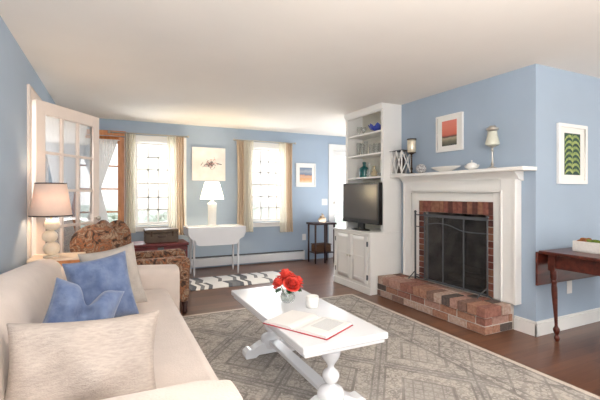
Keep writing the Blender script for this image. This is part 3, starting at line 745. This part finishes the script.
Lc(MB().box(UX-.008, UX, CY0-.004, CY0+.045, .741, H-.001).box(UX-.008, UX, CY1-.045, CY1+.004, .741, H-.001).box(UX-.008, UX+.02, CY0+.045, CY1-.045, 2.215, H-.001)).build('stile_frame', white_paint, cab, bevel=.002)
Lc(MB().prism([(UX-.008,2.225),(UX-.02,2.235),(UX-.03,2.265),(UX-.035,2.299),(UX-.008,2.299)], CY0-.004, CY1+.004, 'y')).build('crown', white_paint, cab)
for zz in (1.42, 1.715, 1.985):
    Lc(MB().box(UX, XR-.021, CY0+.026, CY1-.026, zz-.022, zz)).build('shelf', white_paint, cab, bevel=.002)

# shelf items
def dish():
    t = thing('blue_glass_bowl', 'cobalt blue fluted glass bowl on the top shelf', 'bowl', (3.06, 4.05, 1.986))
    m = MB(); n = 40; rings = []
    for r_, z_ in ((.03,.0),(.035,.012),(.06,.03),(.10,.065),(.115,.085),(.11,.085),(.095,.064),(.055,.035),(.0,.02)):
        rings.append([m.bm.verts.new((r_*math.cos(2*PI*k/n)*(1+.05*math.cos(8*2*PI*k/n)*(z_ > .05)), r_*math.sin(2*PI*k/n)*1.2, z_+.02*math.cos(8*2*PI*k/n)*(z_ > .06))) for k in range(n)])
    for A, B in zip(rings, rings[1:]):
        for k in range(n): m.face([A[k],A[(k+1)%n],B[(k+1)%n],B[k]])
    m.face(rings[0][::-1]); m.build('bowl', blue_dish, t, smooth=True)
dish()
def vase_small(label, loc, prof, mt_, name='glass_jar', cat='jar', sx=1, group=None, parts='body'):
    t = tag(MB().lathe(prof, n=24, sx=1, sy=sx).build(name, mt_, smooth=True), label, cat, group); t.location = loc; return t
vase_small('clear glass goblet at the left end of the top shelf', (3.06, 4.47, 1.986), [(.032,0),(.03,.004),(.006,.01),(.006,.05),(.02,.062),(.035,.09),(.032,.13),(.029,.13),(.031,.09),(.0,.066)], drink_glass, 'goblet', 'glass')
vase_small('second clear glass goblet beside the blue bowl, top shelf', (3.06, 4.37, 1.986), [(.032,0),(.03,.004),(.006,.01),(.006,.04),(.02,.05),(.038,.08),(.034,.11),(.031,.11),(.034,.08),(.0,.055)], drink_glass, 'goblet', 'glass')
tumb = None
for i, (y_, hh, lab) in enumerate(((4.50,.19,'tall clear glass at the left end of the middle shelf'), (4.41,.17,'tall clear glass second from left on the middle shelf'), (4.33,.19,'tall clear glass third from left on the middle shelf'),
        (4.20,.13,'short wide clear glass left of centre on the middle shelf'), (4.10,.14,'short wide clear glass in the centre of the middle shelf'), (3.99,.13,'short wide clear glass right of centre on the middle shelf'), (3.89,.12,'short clear glass at the right end of the middle shelf'))):
    r_ = .026 if hh > .15 else .042
    vase_small(lab, (3.07, y_, 1.716), [(r_*.8,0),(r_*.82,.004),(r_,hh),(r_*.93,hh),(r_*.75,.012),(0,.010)], drink_glass, 'drinking_glass', 'glass', group='clear glasses on the middle shelf')
t = thing('teal_bottle', 'squat teal green glass bottle on the lowest shelf', 'bottle', (3.05, 4.34, 1.421))
MB().lathe(sprof([(.062,0),(.068,.01),(.068,.10),(.06,.128),(.024,.15),(.02,.165),(.02,.185)],3), n=24).build('body', teal_glass, t, smooth=True)
MB().lathe([(.019,.185),(.025,.188),(.025,.205),(.012,.21)], n=18).build('stopper', teal_glass, t, smooth=True)
vase_small('slim clear glass bottle just right of the teal bottle', (3.05, 4.225, 1.421), [(.035,0),(.038,.01),(.038,.08),(.014,.12),(.012,.18),(.016,.185),(.010,.185),(.010,.12),(.033,.08),(.03,.012),(0,.010)], drink_glass, 'glass_bottle', 'bottle')
vase_small('small amber tinted glass carafe on the lowest shelf', (3.05, 4.12, 1.421), sprof([(.03,0),(.042,.02),(.04,.05),(.016,.09),(.014,.12),(.022,.14)],3)+[(.018,.139),(.011,.12),(.012,.09),(.034,.05),(.0,.01)], glass_mat('amber tinted glass', (.95,.85,.62), .1, .3), 'glass_carafe', 'bottle')
vase_small('low clear glass dish at the right end of the lowest shelf', (3.06, 3.95, 1.421), [(.04,0),(.07,.02),(.09,.04),(.086,.04),(.066,.023),(0,.008)], drink_glass, 'glass_dish', 'dish')

# television
tv = thing('television', 'black flat screen television on the white built-in cabinet', 'television', (2.875, 4.17, .741))
MB().box(-.02, .045, -.395, .395, .085, .60).build('housing', tv_black, tv, bevel=.008)
MB().box(-.0225, -.0205, -.365, .365, .145, .575).build('screen', tv_screen, tv)
MB().box(-.024, -.021, -.39, .39, .09, .135).build('speaker_bar', tv_black, tv)
MB().lathe([(.17,0),(.17,.008),(.12,.016),(.03,.02)], n=36, sx=.5).build('stand_base', tv_black, tv, smooth=True)
MB().box(-.005, .03, -.06, .06, .015, .09).build('stand_neck', tv_black, tv, bevel=.004)

# ---------------------------------------------------------------- mantel items
MZ = 1.431
lt = thing('lattice_lantern', 'white diamond lattice lantern with black top at left end of mantel', 'lantern', (3.115, 3.68, MZ))
h, w, dp_ = .28, .19, .07
m = MB()
for sx in (-1,1):
    for sy in (-1,1): m.box(sx*dp_-.006, sx*dp_+.006, sy*w/2-.006, sy*w/2+.006, .012, h)
m.box(-dp_-.008,dp_+.008,-w/2-.008,w/2+.008,0,.012); m.build('frame', white_paint, lt)
m = MB(); n = 2
for xs in (-dp_, dp_):
    for k in range(n):
        ya_, yb_ = -w/2+w*k/n, -w/2+w*(k+1)/n
        for z0 in (0.012,):
            z1 = h
            m.tube([(xs,ya_,z0),(xs,yb_,z1)], .0065, 6).tube([(xs,yb_,z0),(xs,ya_,z1)], .0065, 6)
for ys in (-w/2, w/2):
    m.tube([(-dp_,ys,.012),(dp_,ys,h)], .0065, 6).tube([(dp_,ys,.012),(-dp_,ys,h)], .0065, 6)
m.build('lattice', white_paint, lt)
MB().box(-dp_-.014,dp_+.014,-w/2-.014,w/2+.014,h,h+.006).build('top_rim', black_iron, lt)
t = tag(MB().lathe([(.042,0),(.045,.01),(.045,.19),(.03,.2),(0,.198)], n=20).build('pillar_candle', dark_candle, smooth=True), 'dark pillar candle inside the white lattice lantern', 'candle'); t.location = (3.115, 3.68, MZ+.013)

def holder(label, loc, kind):
    t = thing('candle_holder', label, 'candle holder', loc)
    if kind == 0:
        MB().lathe(sprof([(.048,0),(.046,.006),(.014,.016),(.008,.04),(.014,.06),(.009,.08),(.008,.19),(.012,.205),(.008,.22),(.03,.236),(.052,.242)],3)+[(.05,.246),(0,.246)], n=24).build('stem', brass_dark, t, smooth=True)
        MB().lathe([(.040,.247),(.046,.252),(.05,.30),(.05,.37),(.047,.395),(.044,.395),(.047,.37),(.046,.30),(.04,.256),(0,.254)], n=28).build('glass_hurricane', mercury, t, smooth=True)
        MB().lathe([(.054,.396),(.056,.401),(.054,.406),(.04,.406),(.04,.396)], n=28).build('rim', brass_dark, t, smooth=True)
        return
    MB().lathe(sprof([(.045,0),(.044,.006),(.016,.016),(.009,.03),(.016,.045),(.009,.06),(.008,.15),(.013,.165),(.008,.18),(.02,.196),(.034,.2)],3)+[(.03,.203),(0,.203)], n=24).build('stem', steel, t, smooth=True)
    MB().lathe(sprof([(.03,.204),(.056,.214),(.060,.232),(.050,.275),(.042,.31),(.040,.335)],3)+[(.036,.334),(.038,.31),(.046,.275),(.055,.235),(0,.21)], n=28).build('glass_hurricane', sage_glass, t, smooth=True)
    MB().lathe([(.034,.336),(.04,.34),(.052,.356),(.052,.364),(.03,.378),(.028,.386),(0,.386)], n=28).build('lid', steel, t, smooth=True)
holder('tall dark-stemmed hurricane candle holder beside the lattice lantern', (3.12, 3.5, MZ), 0)
holder('tall silver-stemmed flared candle holder near the right end of the mantel', (3.11, 2.43, MZ), 1)
m = MB(); m.ell((0,0,.052), (.055,.06,.052), 20, 12)
t = tag(m.build('sea_urchin', urchin, smooth=True), 'speckled grey and white shell ball on the mantel', 'ornament'); t.location = (3.1, 3.325, MZ)
t = tag(MB().lathe(sprof([(.035,0),(.04,.008),(.055,.018),(.08,.04),(.085,.052)],3)+[(.081,.052),(.06,.028),(0,.018)], n=36, sy=2.2, sx=.9).build('oval_bowl', ceramic, smooth=True), 'long white oval bowl in the middle of the mantel', 'bowl'); t.location = (3.11, 2.985, MZ)
t = thing('sauce_dish', 'small white lidded dish with side handles below the red picture', 'dish', (3.11, 2.655, MZ)); t.scale = (.85,.85,.85)
MB().lathe(sprof([(.03,0),(.035,.006),(.062,.02),(.066,.04),(.062,.05)],3)+[(0,.05)], n=28).build('body', ceramic, t, smooth=True)
MB().lathe(sprof([(.06,.051),(.054,.066),(.03,.08),(.008,.086),(.006,.094),(.012,.102),(.006,.11)],3)+[(0,.11)], n=28).build('lid', ceramic, t, smooth=True)
for s_ in (-1, 1): MB().tube(sm([(0,s_*.06,.022),(0,s_*.085,.03),(0,s_*.095,.05),(0,s_*.08,.048),(0,s_*.06,.042)]), .006).build('handle', ceramic, t, smooth=True)

# ---------------------------------------------------------------- pictures
def frame(label, loc, rz, w, h, bw, mt_in, art_w, art_h, arts, name='framed_picture'):
    """local: x width, z height, -y faces the room"""
    t = thing(name, label, 'picture', loc, rz)
    MB().box(-w/2, -w/2+bw, -.025, -.001, -h/2, h/2).box(w/2-bw, w/2, -.025, -.001, -h/2, h/2).box(-w/2+bw, w/2-bw, -.025, -.001, -h/2, -h/2+bw).box(-w/2+bw, w/2-bw, -.025, -.001, h/2-bw, h/2).build('frame', white_paint, t, bevel=.002)
    MB().box(-w/2+bw, w/2-bw, -.012, -.002, -h/2+bw, h/2-bw).build('mat_board', mt_in, t)
    p = MB().box(-art_w/2, art_w/2, -.0135, -.0122, -art_h/2, art_h/2).build('print', arts[0], t)
    return t, p
mount = mat('white mat board', (240,238,232), .8, .01, 4)
def bands(name, stops, sc, dist, axis=2, h=.3):
    m_, nt_, b_ = new_mat(name); g_ = G(nt_); tc_, x_, y_, z_ = g_.xyz()
    n_ = nt_.nodes.new('ShaderNodeTexNoise'); n_.inputs['Scale'].default_value = sc; n_.inputs['Detail'].default_value = 4; nt_.links.new(tc_.outputs['Object'], n_.inputs['Vector'])
    v = g_.m('ADD', g_.m('ADD', g_.m('DIVIDE', z_, h), .5), g_.m('MULTIPLY', g_.m('SUBTRACT', n_.outputs['Fac'], .5), dist))
    r_ = nt_.nodes.new('ShaderNodeValToRGB'); nt_.links.new(v, r_.inputs[0])
    r_.color_ramp.elements[0].position, r_.color_ramp.elements[0].color = stops[0][0], lin(stops[0][1])
    r_.color_ramp.elements[1].position, r_.color_ramp.elements[1].color = stops[-1][0], lin(stops[-1][1])
    for p_, c_ in stops[1:-1]: e_ = r_.color_ramp.elements.new(p_); e_.color = lin(c_)
    nt_.links.new(r_.outputs[0], b_.inputs['Base Color']); b_.inputs['Roughness'].default_value = .7
    return m_
red_art = bands('coral sunset painting', [(.0,(70,74,70)),(.16,(120,116,98)),(.3,(178,166,140)),(.36,(92,72,66)),(.44,(208,110,92)),(.7,(222,132,112)),(1,(226,138,122))], 14, .12, h=.27)
frame('white-framed coral red landscape picture above the mantel', (XR, 3.025, 1.845), -PI/2, .36, .385, .018, mount, .2, .265, [red_art])
org_art = bands('grey and orange seascape painting', [(0,(236,206,170)),(.2,(226,170,122)),(.38,(214,176,150)),(.46,(220,160,124)),(.54,(120,132,150)),(.75,(168,172,180)),(1,(120,136,156))], 16, .25, h=.25)
frame('small white-framed grey and orange picture right of the windows', (3.19, YB, 1.545), 0, .40, .43, .02, mount, .25, .27, [org_art])
# green leaf picture: dark ground with chevron leaf blades
fp, pr = frame('white-framed green palm leaf picture on the right wall', (3.715, YR, 1.556), 0, .43, .53, .03, mount, .235, .37, [mat('dark green painted ground', (26,54,46), .7, .25, 20, rgb2=(48,84,58))])
lf = [mat('yellow green painted leaf', (176,186,112), .7, .15, 30, rgb2=(128,150,80)), mat('mid green painted leaf', (112,138,76), .7, .2, 30, rgb2=(160,172,100))]
m = MB()
for k in range(7):
    z0 = -.17+k*.050
    for s_ in (-1, 1):
        m.mi = (k+(s_ > 0)) % 2
        pts = [(0,z0-.004),(s_*.03,z0+.016),(s_*.06,z0+.018),(s_*.09,z0+.004),(s_*.113,z0-.022),(s_*.113,z0-.006),(s_*.09,z0+.026),(s_*.055,z0+.042),(s_*.025,z0+.040),(0,z0+.022)]
        pts = [(a, max(-.183, min(.183, b_))) for a, b_ in pts]
        m.prism(pts, -.0150, -.0137, 'y')
m.build('painted_leaf', lf, pr)
m = MB().box(-.003, .003, -.0156, -.0151, -.18, .18); m.build('painted_midrib', lf[0], pr)
# unframed canvas with sketch
cv = thing('canvas_painting', 'square white canvas with a loose grey pink sketch above the lamp', 'picture', (1.42, YB, 1.685))
MB().box(-.27, .27, -.035, -.001, -.268, .268).build('canvas', mat('blush white canvas', (240,230,224), .85, .03, 8, rgb2=(244,240,236)), cv, bevel=.003)
ink = [mat('grey paint stroke', (120,118,128), .8, .3, 60, rgb2=(170,160,160)), mat('pink paint stroke', (216,160,150), .8, .2, 60), mat('dark paint stroke', (84,76,80), .8, .2, 60)]
rr = random.Random(9)
for k in range(3):
    m = MB()
    for q in range(16):
        cx_, cz_ = rr.gauss(.0, .055)+(.03 if k else 0), rr.gauss(0, .042)+.0; a = rr.uniform(-1.2, 1.2); l_ = rr.uniform(.015, .04); wq = rr.uniform(.002, .006)
        M_ = Matrix.Translation((cx_, 0, cz_)) @ Matrix.Rotation(a, 4, 'Y')
        m.box(-l_, l_, -.0365-.0003*k, -.0352, -wq, wq, M_)
    m.build('brush_strokes', ink[k], cv)

# ---------------------------------------------------------------- white drop-leaf table and lamp
wt = thing('drop_leaf_table', 'white painted drop-leaf table under the lit lamp at back wall', 'table', (1.395, 5.87, 0)); wt.scale = (.95,1,1)
MB().box(-.43, .43, -.2, .2, .70, .72).build('tabletop', bright_paint, wt, bevel=.006, seg=3)
MB().box(-.375, .375, -.16, .16, .60, .70).build('apron', bright_paint, wt, bevel=.003)
lp = [(-.445,.718),(-.445,.62),(-.41,.56),(-.35,.535),(-.33,.515),(-.325,.475),(-.29,.455),(-.22,.45),(.24,.45),(.30,.458),(.335,.48),(.34,.515),(.36,.535),(.415,.56),(.445,.62),(.445,.718)]
MB().prism(lp, -.222, -.204, 'y').build('drop_leaf', bright_paint, wt, bevel=.003)
MB().prism(lp, .204, .222, 'y').build('drop_leaf', bright_paint, wt, bevel=.003)
for sx in (-.345, .345):
    for sy in (-.14, .14):
        m = MB(); m.tube([(sx,sy,.62),(sx,sy,.5),(sx,sy,.1),(sx,sy,.06),(sx,sy,.0)], [.022,.021,.014,.016,.011], 10); m.build('leg', bright_paint, wt, smooth=True)
def shade(parent, r0, r1, z0, z1, mt_, n=36):
    m = MB(); A = []
    for r_, z_ in ((r0,z0),(r1,z1)): A.append([m.bm.verts.new((r_*math.cos(2*PI*k/n), r_*math.sin(2*PI*k/n), z_)) for k in range(n)])
    for k in range(n): m.face([A[0][k],A[0][(k+1)%n],A[1][(k+1)%n],A[1][k]])
    return m.build('lamp_shade', mt_, parent, smooth=True, solid=.002)
l2 = thing('table_lamp', 'white ceramic table lamp with glowing white shade before the canvas', 'lamp', (1.355, 5.85, .7205))
MB().lathe(sprof([(.07,0),(.072,.012),(.06,.03),(.062,.06),(.064,.2),(.068,.32),(.062,.345),(.02,.36),(.015,.39)],3)+[(0,.39)], n=28).build('base', ceramic, l2, smooth=True)
shade(l2, .175, .105, .40, .66, shade_w)
m = MB(); m.tube([(0,0,.39),(0,0,.46)], .012); m.ell((0,0,.5),(.03,.03,.04)); m.build('bulb', bulb, l2, smooth=True)

# ---------------------------------------------------------------- side table + pebble lamp by the sofa
et = thing('end_table', 'pale end table with honey wood edge between sofa and open door', 'side table', (-.40, 3.76, 0))
MB().box(-.19, .19, -.17, .17, .672, .690).build('tabletop', mat('pale limed wood', (226,206,184), .5, .05, 8), et, bevel=.004)
MB().box(-.17, .17, -.15, .15, .60, .672).build('apron', orange_wood, et, bevel=.003)
for sx in (-.15, .15):
    for sy in (-.13, .13): MB().tube([(sx,sy,.62),(sx,sy,0)], [.02,.013], 10).build('leg', orange_wood, et, smooth=True)
l1 = thing('table_lamp', 'stacked ivory pebble lamp with pale pink shade beside the sofa', 'lamp', (-.44, 3.69, .6905))
MB().lathe([(.055,0),(.055,.014),(.02,.02)], n=28).build('foot', ivory_cer, l1, smooth=True)
for k, (dx, z_, r_, hh) in enumerate(((.004,.072,.060,.056),(-.008,.17,.055,.05),(.006,.262,.058,.048))):
    m = MB(); m.ell((dx,0,z_),(r_,r_*.95,hh),24,14); m.build('pebble', ivory_cer, l1, smooth=True)
MB().tube([(0,0,.3),(0,0,.42)], .008).build('stem', steel, l1, smooth=True)
sh = shade(l1, .148, .108, .335, .595, shade_p)
for r_, z_ in ((.148,.336),(.108,.594)):
    MB().tube([(r_*math.cos(2*PI*k/36)*1.01, r_*math.sin(2*PI*k/36)*1.01, z_) for k in range(36)], .005, 6, True).build('trim_band', brass_dark, sh, smooth=True)
m = MB(); m.ell((0,0,.45),(.028,.028,.038)); m.build('bulb', bulb, l1, smooth=True)

# ---------------------------------------------------------------- floral armchair
ac = thing('armchair', 'brown floral tapestry armchair behind the far end of the sofa', 'armchair', (-.17, 4.06, 0), math.radians(-5))
m = MB().box(.04, .86, .03, .67, .12, .34); m.build('seat_frame', flo, ac, bevel=.03, seg=3)
MB().box(.2, .88, .16, .54, .34, .47).build('seat_cushion', flo, ac, bevel=.05, seg=4)
for y0 in (0, .56):
    pr_ = [(.03,.12),(.03,.52),(.10,.56),(.6,.565),(.80,.575),(.87,.56),(.885,.50),(.875,.44),(.865,.12)]
    MB().prism(pr_, y0, y0+.14, 'y').build('armrest', flo, ac, bevel=.04, seg=4)
# back and two rolled wings
m = MB(); m.ell((.06,.35,.60),(.13,.34,.34),24,16); m.build('backrest', flo, ac, smooth=True)
m = MB(); m.ell((.03,.06,.72),(.22,.10,.20),22,14,.01); m.build('wing', flo, ac, smooth=True)
m = MB(); m.ell((.17,.60,.72),(.14,.10,.20),22,14,.01); m.build('wing', flo, ac, smooth=True)
for sx in (.1, .83):
    for sy in (.06, .64):
        MB().lathe([(.018,0),(.026,.02),(.02,.05),(.03,.12)], sx, sy, 0, 14).build('leg', darkwood, ac, smooth=True)

# ---------------------------------------------------------------- chest and case
ch = thing('wooden_chest', 'dark red wooden chest under the left window', 'chest', (.60, 5.85, 0))
MB().box(-.36, .36, -.22, .22, .03, .475).build('body', redwood, ch, bevel=.006)
MB().box(-.375, .375, -.235, .235, .48, .52).build('lid', redwood, ch, bevel=.008)
MB().box(-.33, .33, -.2, .2, 0, .03).build('plinth', darkwood, ch)
MB().box(-.04, .04, -.226, -.2201, .36, .47).build('lock_plate', black_iron, ch, bevel=.002)
for yy in (-.28, .28): MB().tube(sm([(yy-.05,-.222,.42),(yy-.03,-.24,.40),(yy+.03,-.24,.40),(yy+.05,-.222,.42)]), .008).build('handle', black_iron, ch, smooth=True)
lc = thing('leather_case', 'worn brown leather case on top of the dark red chest', 'case', (.63, 5.87, .521))
MB().box(-.22, .22, -.14, .14, 0, .13).build('body', leather, lc, bevel=.012)
MB().box(-.223, .223, -.143, .143, .133, .185).build('lid', leather, lc, bevel=.015)
MB().tube(sm([(-.05,-.145,.10),(-.04,-.165,.085),(.04,-.165,.085),(.05,-.145,.10)]), .007).build('handle', darkwood, lc, smooth=True)
for xx in (-.14, .14): MB().box(xx-.012, xx+.012, -.146, -.1405, .09, .16).build('clasp', brass_dark, lc)

# ---------------------------------------------------------------- dark stand, basket, shell
ds = thing('plant_stand', 'slim dark wood stand below the light switch', 'side table', (3.33, 6.04, 0))
MB().box(-.22, .22, -.16, .16, .665, .70).build('tabletop', darkwood, ds, bevel=.006)
MB().box(-.18, .18, -.13, .13, .17, .185).build('lower_shelf', darkwood, ds)
for sx in (-.185, .0, .185):
    for sy in (-.13, .13):
        if sx == 0 and sy > 0: continue
        MB().tube([(sx,sy,.665),(sx,sy,.3),(sx,sy,0)], [.018,.016,.014], 10).build('leg' if sx else 'spindle', darkwood, ds, smooth=True)
wk = thing('wicker_basket', 'small brown wicker basket on the dark stand\'s lower shelf', 'basket', (3.33, 6.048, .186))
MB().box(-.15, .15, -.1, .1, 0, .12).build('body', mat('brown wicker', (118,84,58), .8, .3, 60, bump=.6, bscale=90, rgb2=(74,50,36)), wk, bevel=.015)
MB().box(-.155, .155, -.105, .105, .121, .14).build('lid', mat('dark wicker', (92,64,48), .8, .3, 60, bump=.6, bscale=90), wk, bevel=.008)
sh_ = MB(); pts = []; rad = []
for k in range(40):
    a = k*.42; r_ = .035*(1-k/46); pts.append((r_*math.cos(a), r_*.8*math.sin(a), .02+.095*(k/40)**1.2+.012)); rad.append(.03*(1-k/44))
sh_.tube([(a*1.4,b_*1.4,c_*1.35) for a, b_, c_ in pts], [q*1.35 for q in rad], 10)
t = tag(sh_.build('conch_shell', mat('beige shell', (206,186,160), .5, .15, 20, rgb2=(150,124,100)), smooth=True), 'beige spiral conch shell on top of the dark stand', 'shell'); t.location = (3.33, 6.0, .701)
bx_ = [v.co.z for v in t.data.vertices]; t.location.z = .7005-min(bx_)

# ---------------------------------------------------------------- mahogany table at right
mh = thing('mahogany_table', 'dark mahogany drop-leaf table at the right edge against blue wall', 'table', (3.145, 2.03, 0))
MB().box(0, 1.05, -.95, 0, .713, .737).build('tabletop', mahog, mh, bevel=.006, seg=3)
MB().box(.06, .99, -.89, -.05, .60, .712).build('apron', mahog, mh, bevel=.003)
MB().box(.0, 1.05, .006, .026, .445, .725).build('drop_leaf', mahog, mh, bevel=.006)
MB().box(.0, 1.05, -.976, -.956, .445, .725).build('drop_leaf', mahog, mh, bevel=.006)
lgp = [(.012,0),(.02,.018),(.021,.035),(.012,.05),(.016,.062),(.024,.085),(.023,.105),(.014,.12),(.012,.15),(.017,.28),(.022,.42),(.019,.47),(.024,.49),(.018,.505),(.024,.52),(.026,.60)]
for (a, b_, lx) in ((.075,-.075,.05),(.965,-.075,-.05),(.085,-.86,.05),(.965,-.86,-.05)):
    m = MB(); pf = sprof(lgp, 3); M_ = Matrix(((1,0,-lx/.6,lx),(0,1,0,0),(0,0,1,0),(0,0,0,1)))
    m.lathe(pf, a, b_, 0, 18, M_); m.box(a-.027, a+.027, b_-.027, b_+.027, .58, .71); m.build('leg', mahog, mh, smooth=False)
pl = thing('planter_tray', 'long white wooden tray planter on the mahogany table', 'planter', (3.44, 1.64, .7375))
MB().box(-.075, .075, -.25, .25, 0, .01).box(-.075, -.065, -.25, .25, .01, .085).box(.065, .075, -.25, .25, .01, .085).box(-.065, .065, -.25, -.24, .01, .085).box(-.065, .065, .24, .25, .01, .085).build('tray', whitewood, pl, bevel=.002)
MB().box(-.064, .064, -.239, .239, .011, .07).build('soil', mat('dark soil', (60,44,34), .95, .3, 50), pl)
m = MB()
for k in range(90):
    m.mi = rr.choices((0,1), (4,1))[0]; x_, y_ = rr.uniform(-.055,.055), rr.uniform(-.23,.23)
    if y_ > .16: m.mi = rr.choices((0,1), (1,2))[0]
    q = rr.uniform(.012, .024); m.ell((x_,y_,.072+rr.uniform(0,.02)), (q,q,q*.8), 8, 6, .25)
mo = m.build('moss', [moss, autumn], pl); mo['kind'] = 'stuff'

# ---------------------------------------------------------------- outside
gr_ = MB().box(-30, 40, 6.53, 60, -.4, -.3).build('ground', mat('pale winter lawn', (196,202,184), .95, .1, 1)); struct(gr_)
bark = mat('grey bark', (150,146,140), .9, .1, 20); leafy = mat('pale sunlit foliage', (192,200,186), .9, .2, 4)
for i, (x_, y_, hh, lab) in enumerate(((.55,12,.9,'small bushy shrub outside the left window'), (4.2,18,5,'pale bushy tree outside the right-hand window'))):
    t = thing('garden_tree', lab, 'tree', (x_, y_, -.3), 0)
    rt = random.Random(i); m = MB(); m.tube([(0,0,0),(.05,0,hh*.4),(0,0,hh*.8)], [.1,.07,.03]); m.build('trunk', bark, t)
    m = MB()
    for k in range(70):
        a, rd = rt.uniform(0, 6.28), rt.uniform(0, 1.1); q = rt.uniform(.08,.22)
        m.ell((rd*math.cos(a), rd*math.sin(a), rt.uniform(.5, hh)), (q,q,q), 7, 5, .3)
    m.build('crown', leafy, t)

# ---------------------------------------------------------------- light
wld = bpy.data.worlds.new('daylight'); bpy.context.scene.world = wld; wld.use_nodes = True
N, L = wld.node_tree.nodes, wld.node_tree.links
bg = N['Background']; bg.inputs[1].default_value = 1.05
tc = N.new('ShaderNodeTexCoord'); sp = N.new('ShaderNodeSeparateXYZ'); L.new(tc.outputs['Generated'], sp.inputs[0])
rp = N.new('ShaderNodeValToRGB'); L.new(sp.outputs[2], rp.inputs[0])
rp.color_ramp.elements[0].color = (.96,.94,.90,1); rp.color_ramp.elements[1].color = (.86,.93,1,1); rp.color_ramp.elements[1].position = .6
L.new(rp.outputs[0], bg.inputs[0])
def light(kind, name, loc, power, col=(1,1,1), size=None, rot=None, sy=None, r=.05):
    d_ = bpy.data.lights.new(name, kind); d_.energy = power; d_.color = col
    if kind == 'AREA': d_.shape = 'RECTANGLE'; d_.size = size; d_.size_y = sy or size
    else: d_.shadow_soft_size = r
    o = bpy.data.objects.new(name, d_); C.objects.link(o); o.location = loc
    if rot: o.rotation_euler = rot
    return o
light('AREA', 'added_ceiling_fill', (.9, -.5, 1.5), 66, (1,.95,.9), 1.2, (PI-.25,0,0))  # unseen fill aimed upward, added to brighten ceiling and near room
light('AREA', 'added_nook_fill', (3.9, 5.4, .7), 13, (1,.95,.9), 1.4, (PI,0,.0))  # another unseen upward fill, added to lift the far end
for x_ in (.65, 2.49): light('AREA', 'window_daylight', (x_, YB+.4, 1.5), 22, (.92,.96,1), .7, (PI/2-.25,0,PI), 1.2)
light('AREA', 'door_daylight', (4.2, YB+.4, 1.3), 22, (.92,.96,1), .8, (PI/2-.2,0,PI), 1.8)
light('AREA', 'added_hall_fill', (-1.5, 4.2, 1.9), 14, (1,.98,.95), .6, (PI/3, 0, -PI/2))  # unseen area light added in the hall to brighten the door sheer
light('AREA', 'added_left_fill', (-.5, -1.2, 1.45), 20, (.95,.97,1), 1.1, (PI/2, 0, -PI/3), 1.2)  # unseen fill added from the left to brighten the fireplace wall
light('POINT', 'lamp_glow', (1.355, 5.85, 1.25), 18, (1,.82,.58), r=.04)
light('POINT', 'lamp_glow', (-.44, 3.69, 1.15), 5, (1,.75,.5), r=.04)

# ---------------------------------------------------------------- camera
cam = bpy.data.cameras.new('camera'); co = bpy.data.objects.new('camera', cam); C.objects.link(co)
co.location = (0, 0, 1.2); co.rotation_euler = (PI/2, 0, -math.radians(25.74))
cam.sensor_width = 36; cam.lens = 36*390/600; cam.shift_y = -6/600; cam.clip_start = .05
bpy.context.scene.camera = co
vs = bpy.context.scene.view_settings; vs.view_transform = 'Standard'; vs.look = 'None'; vs.gamma = 1; vs.use_curve_mapping = False
vs.exposure = 1.07
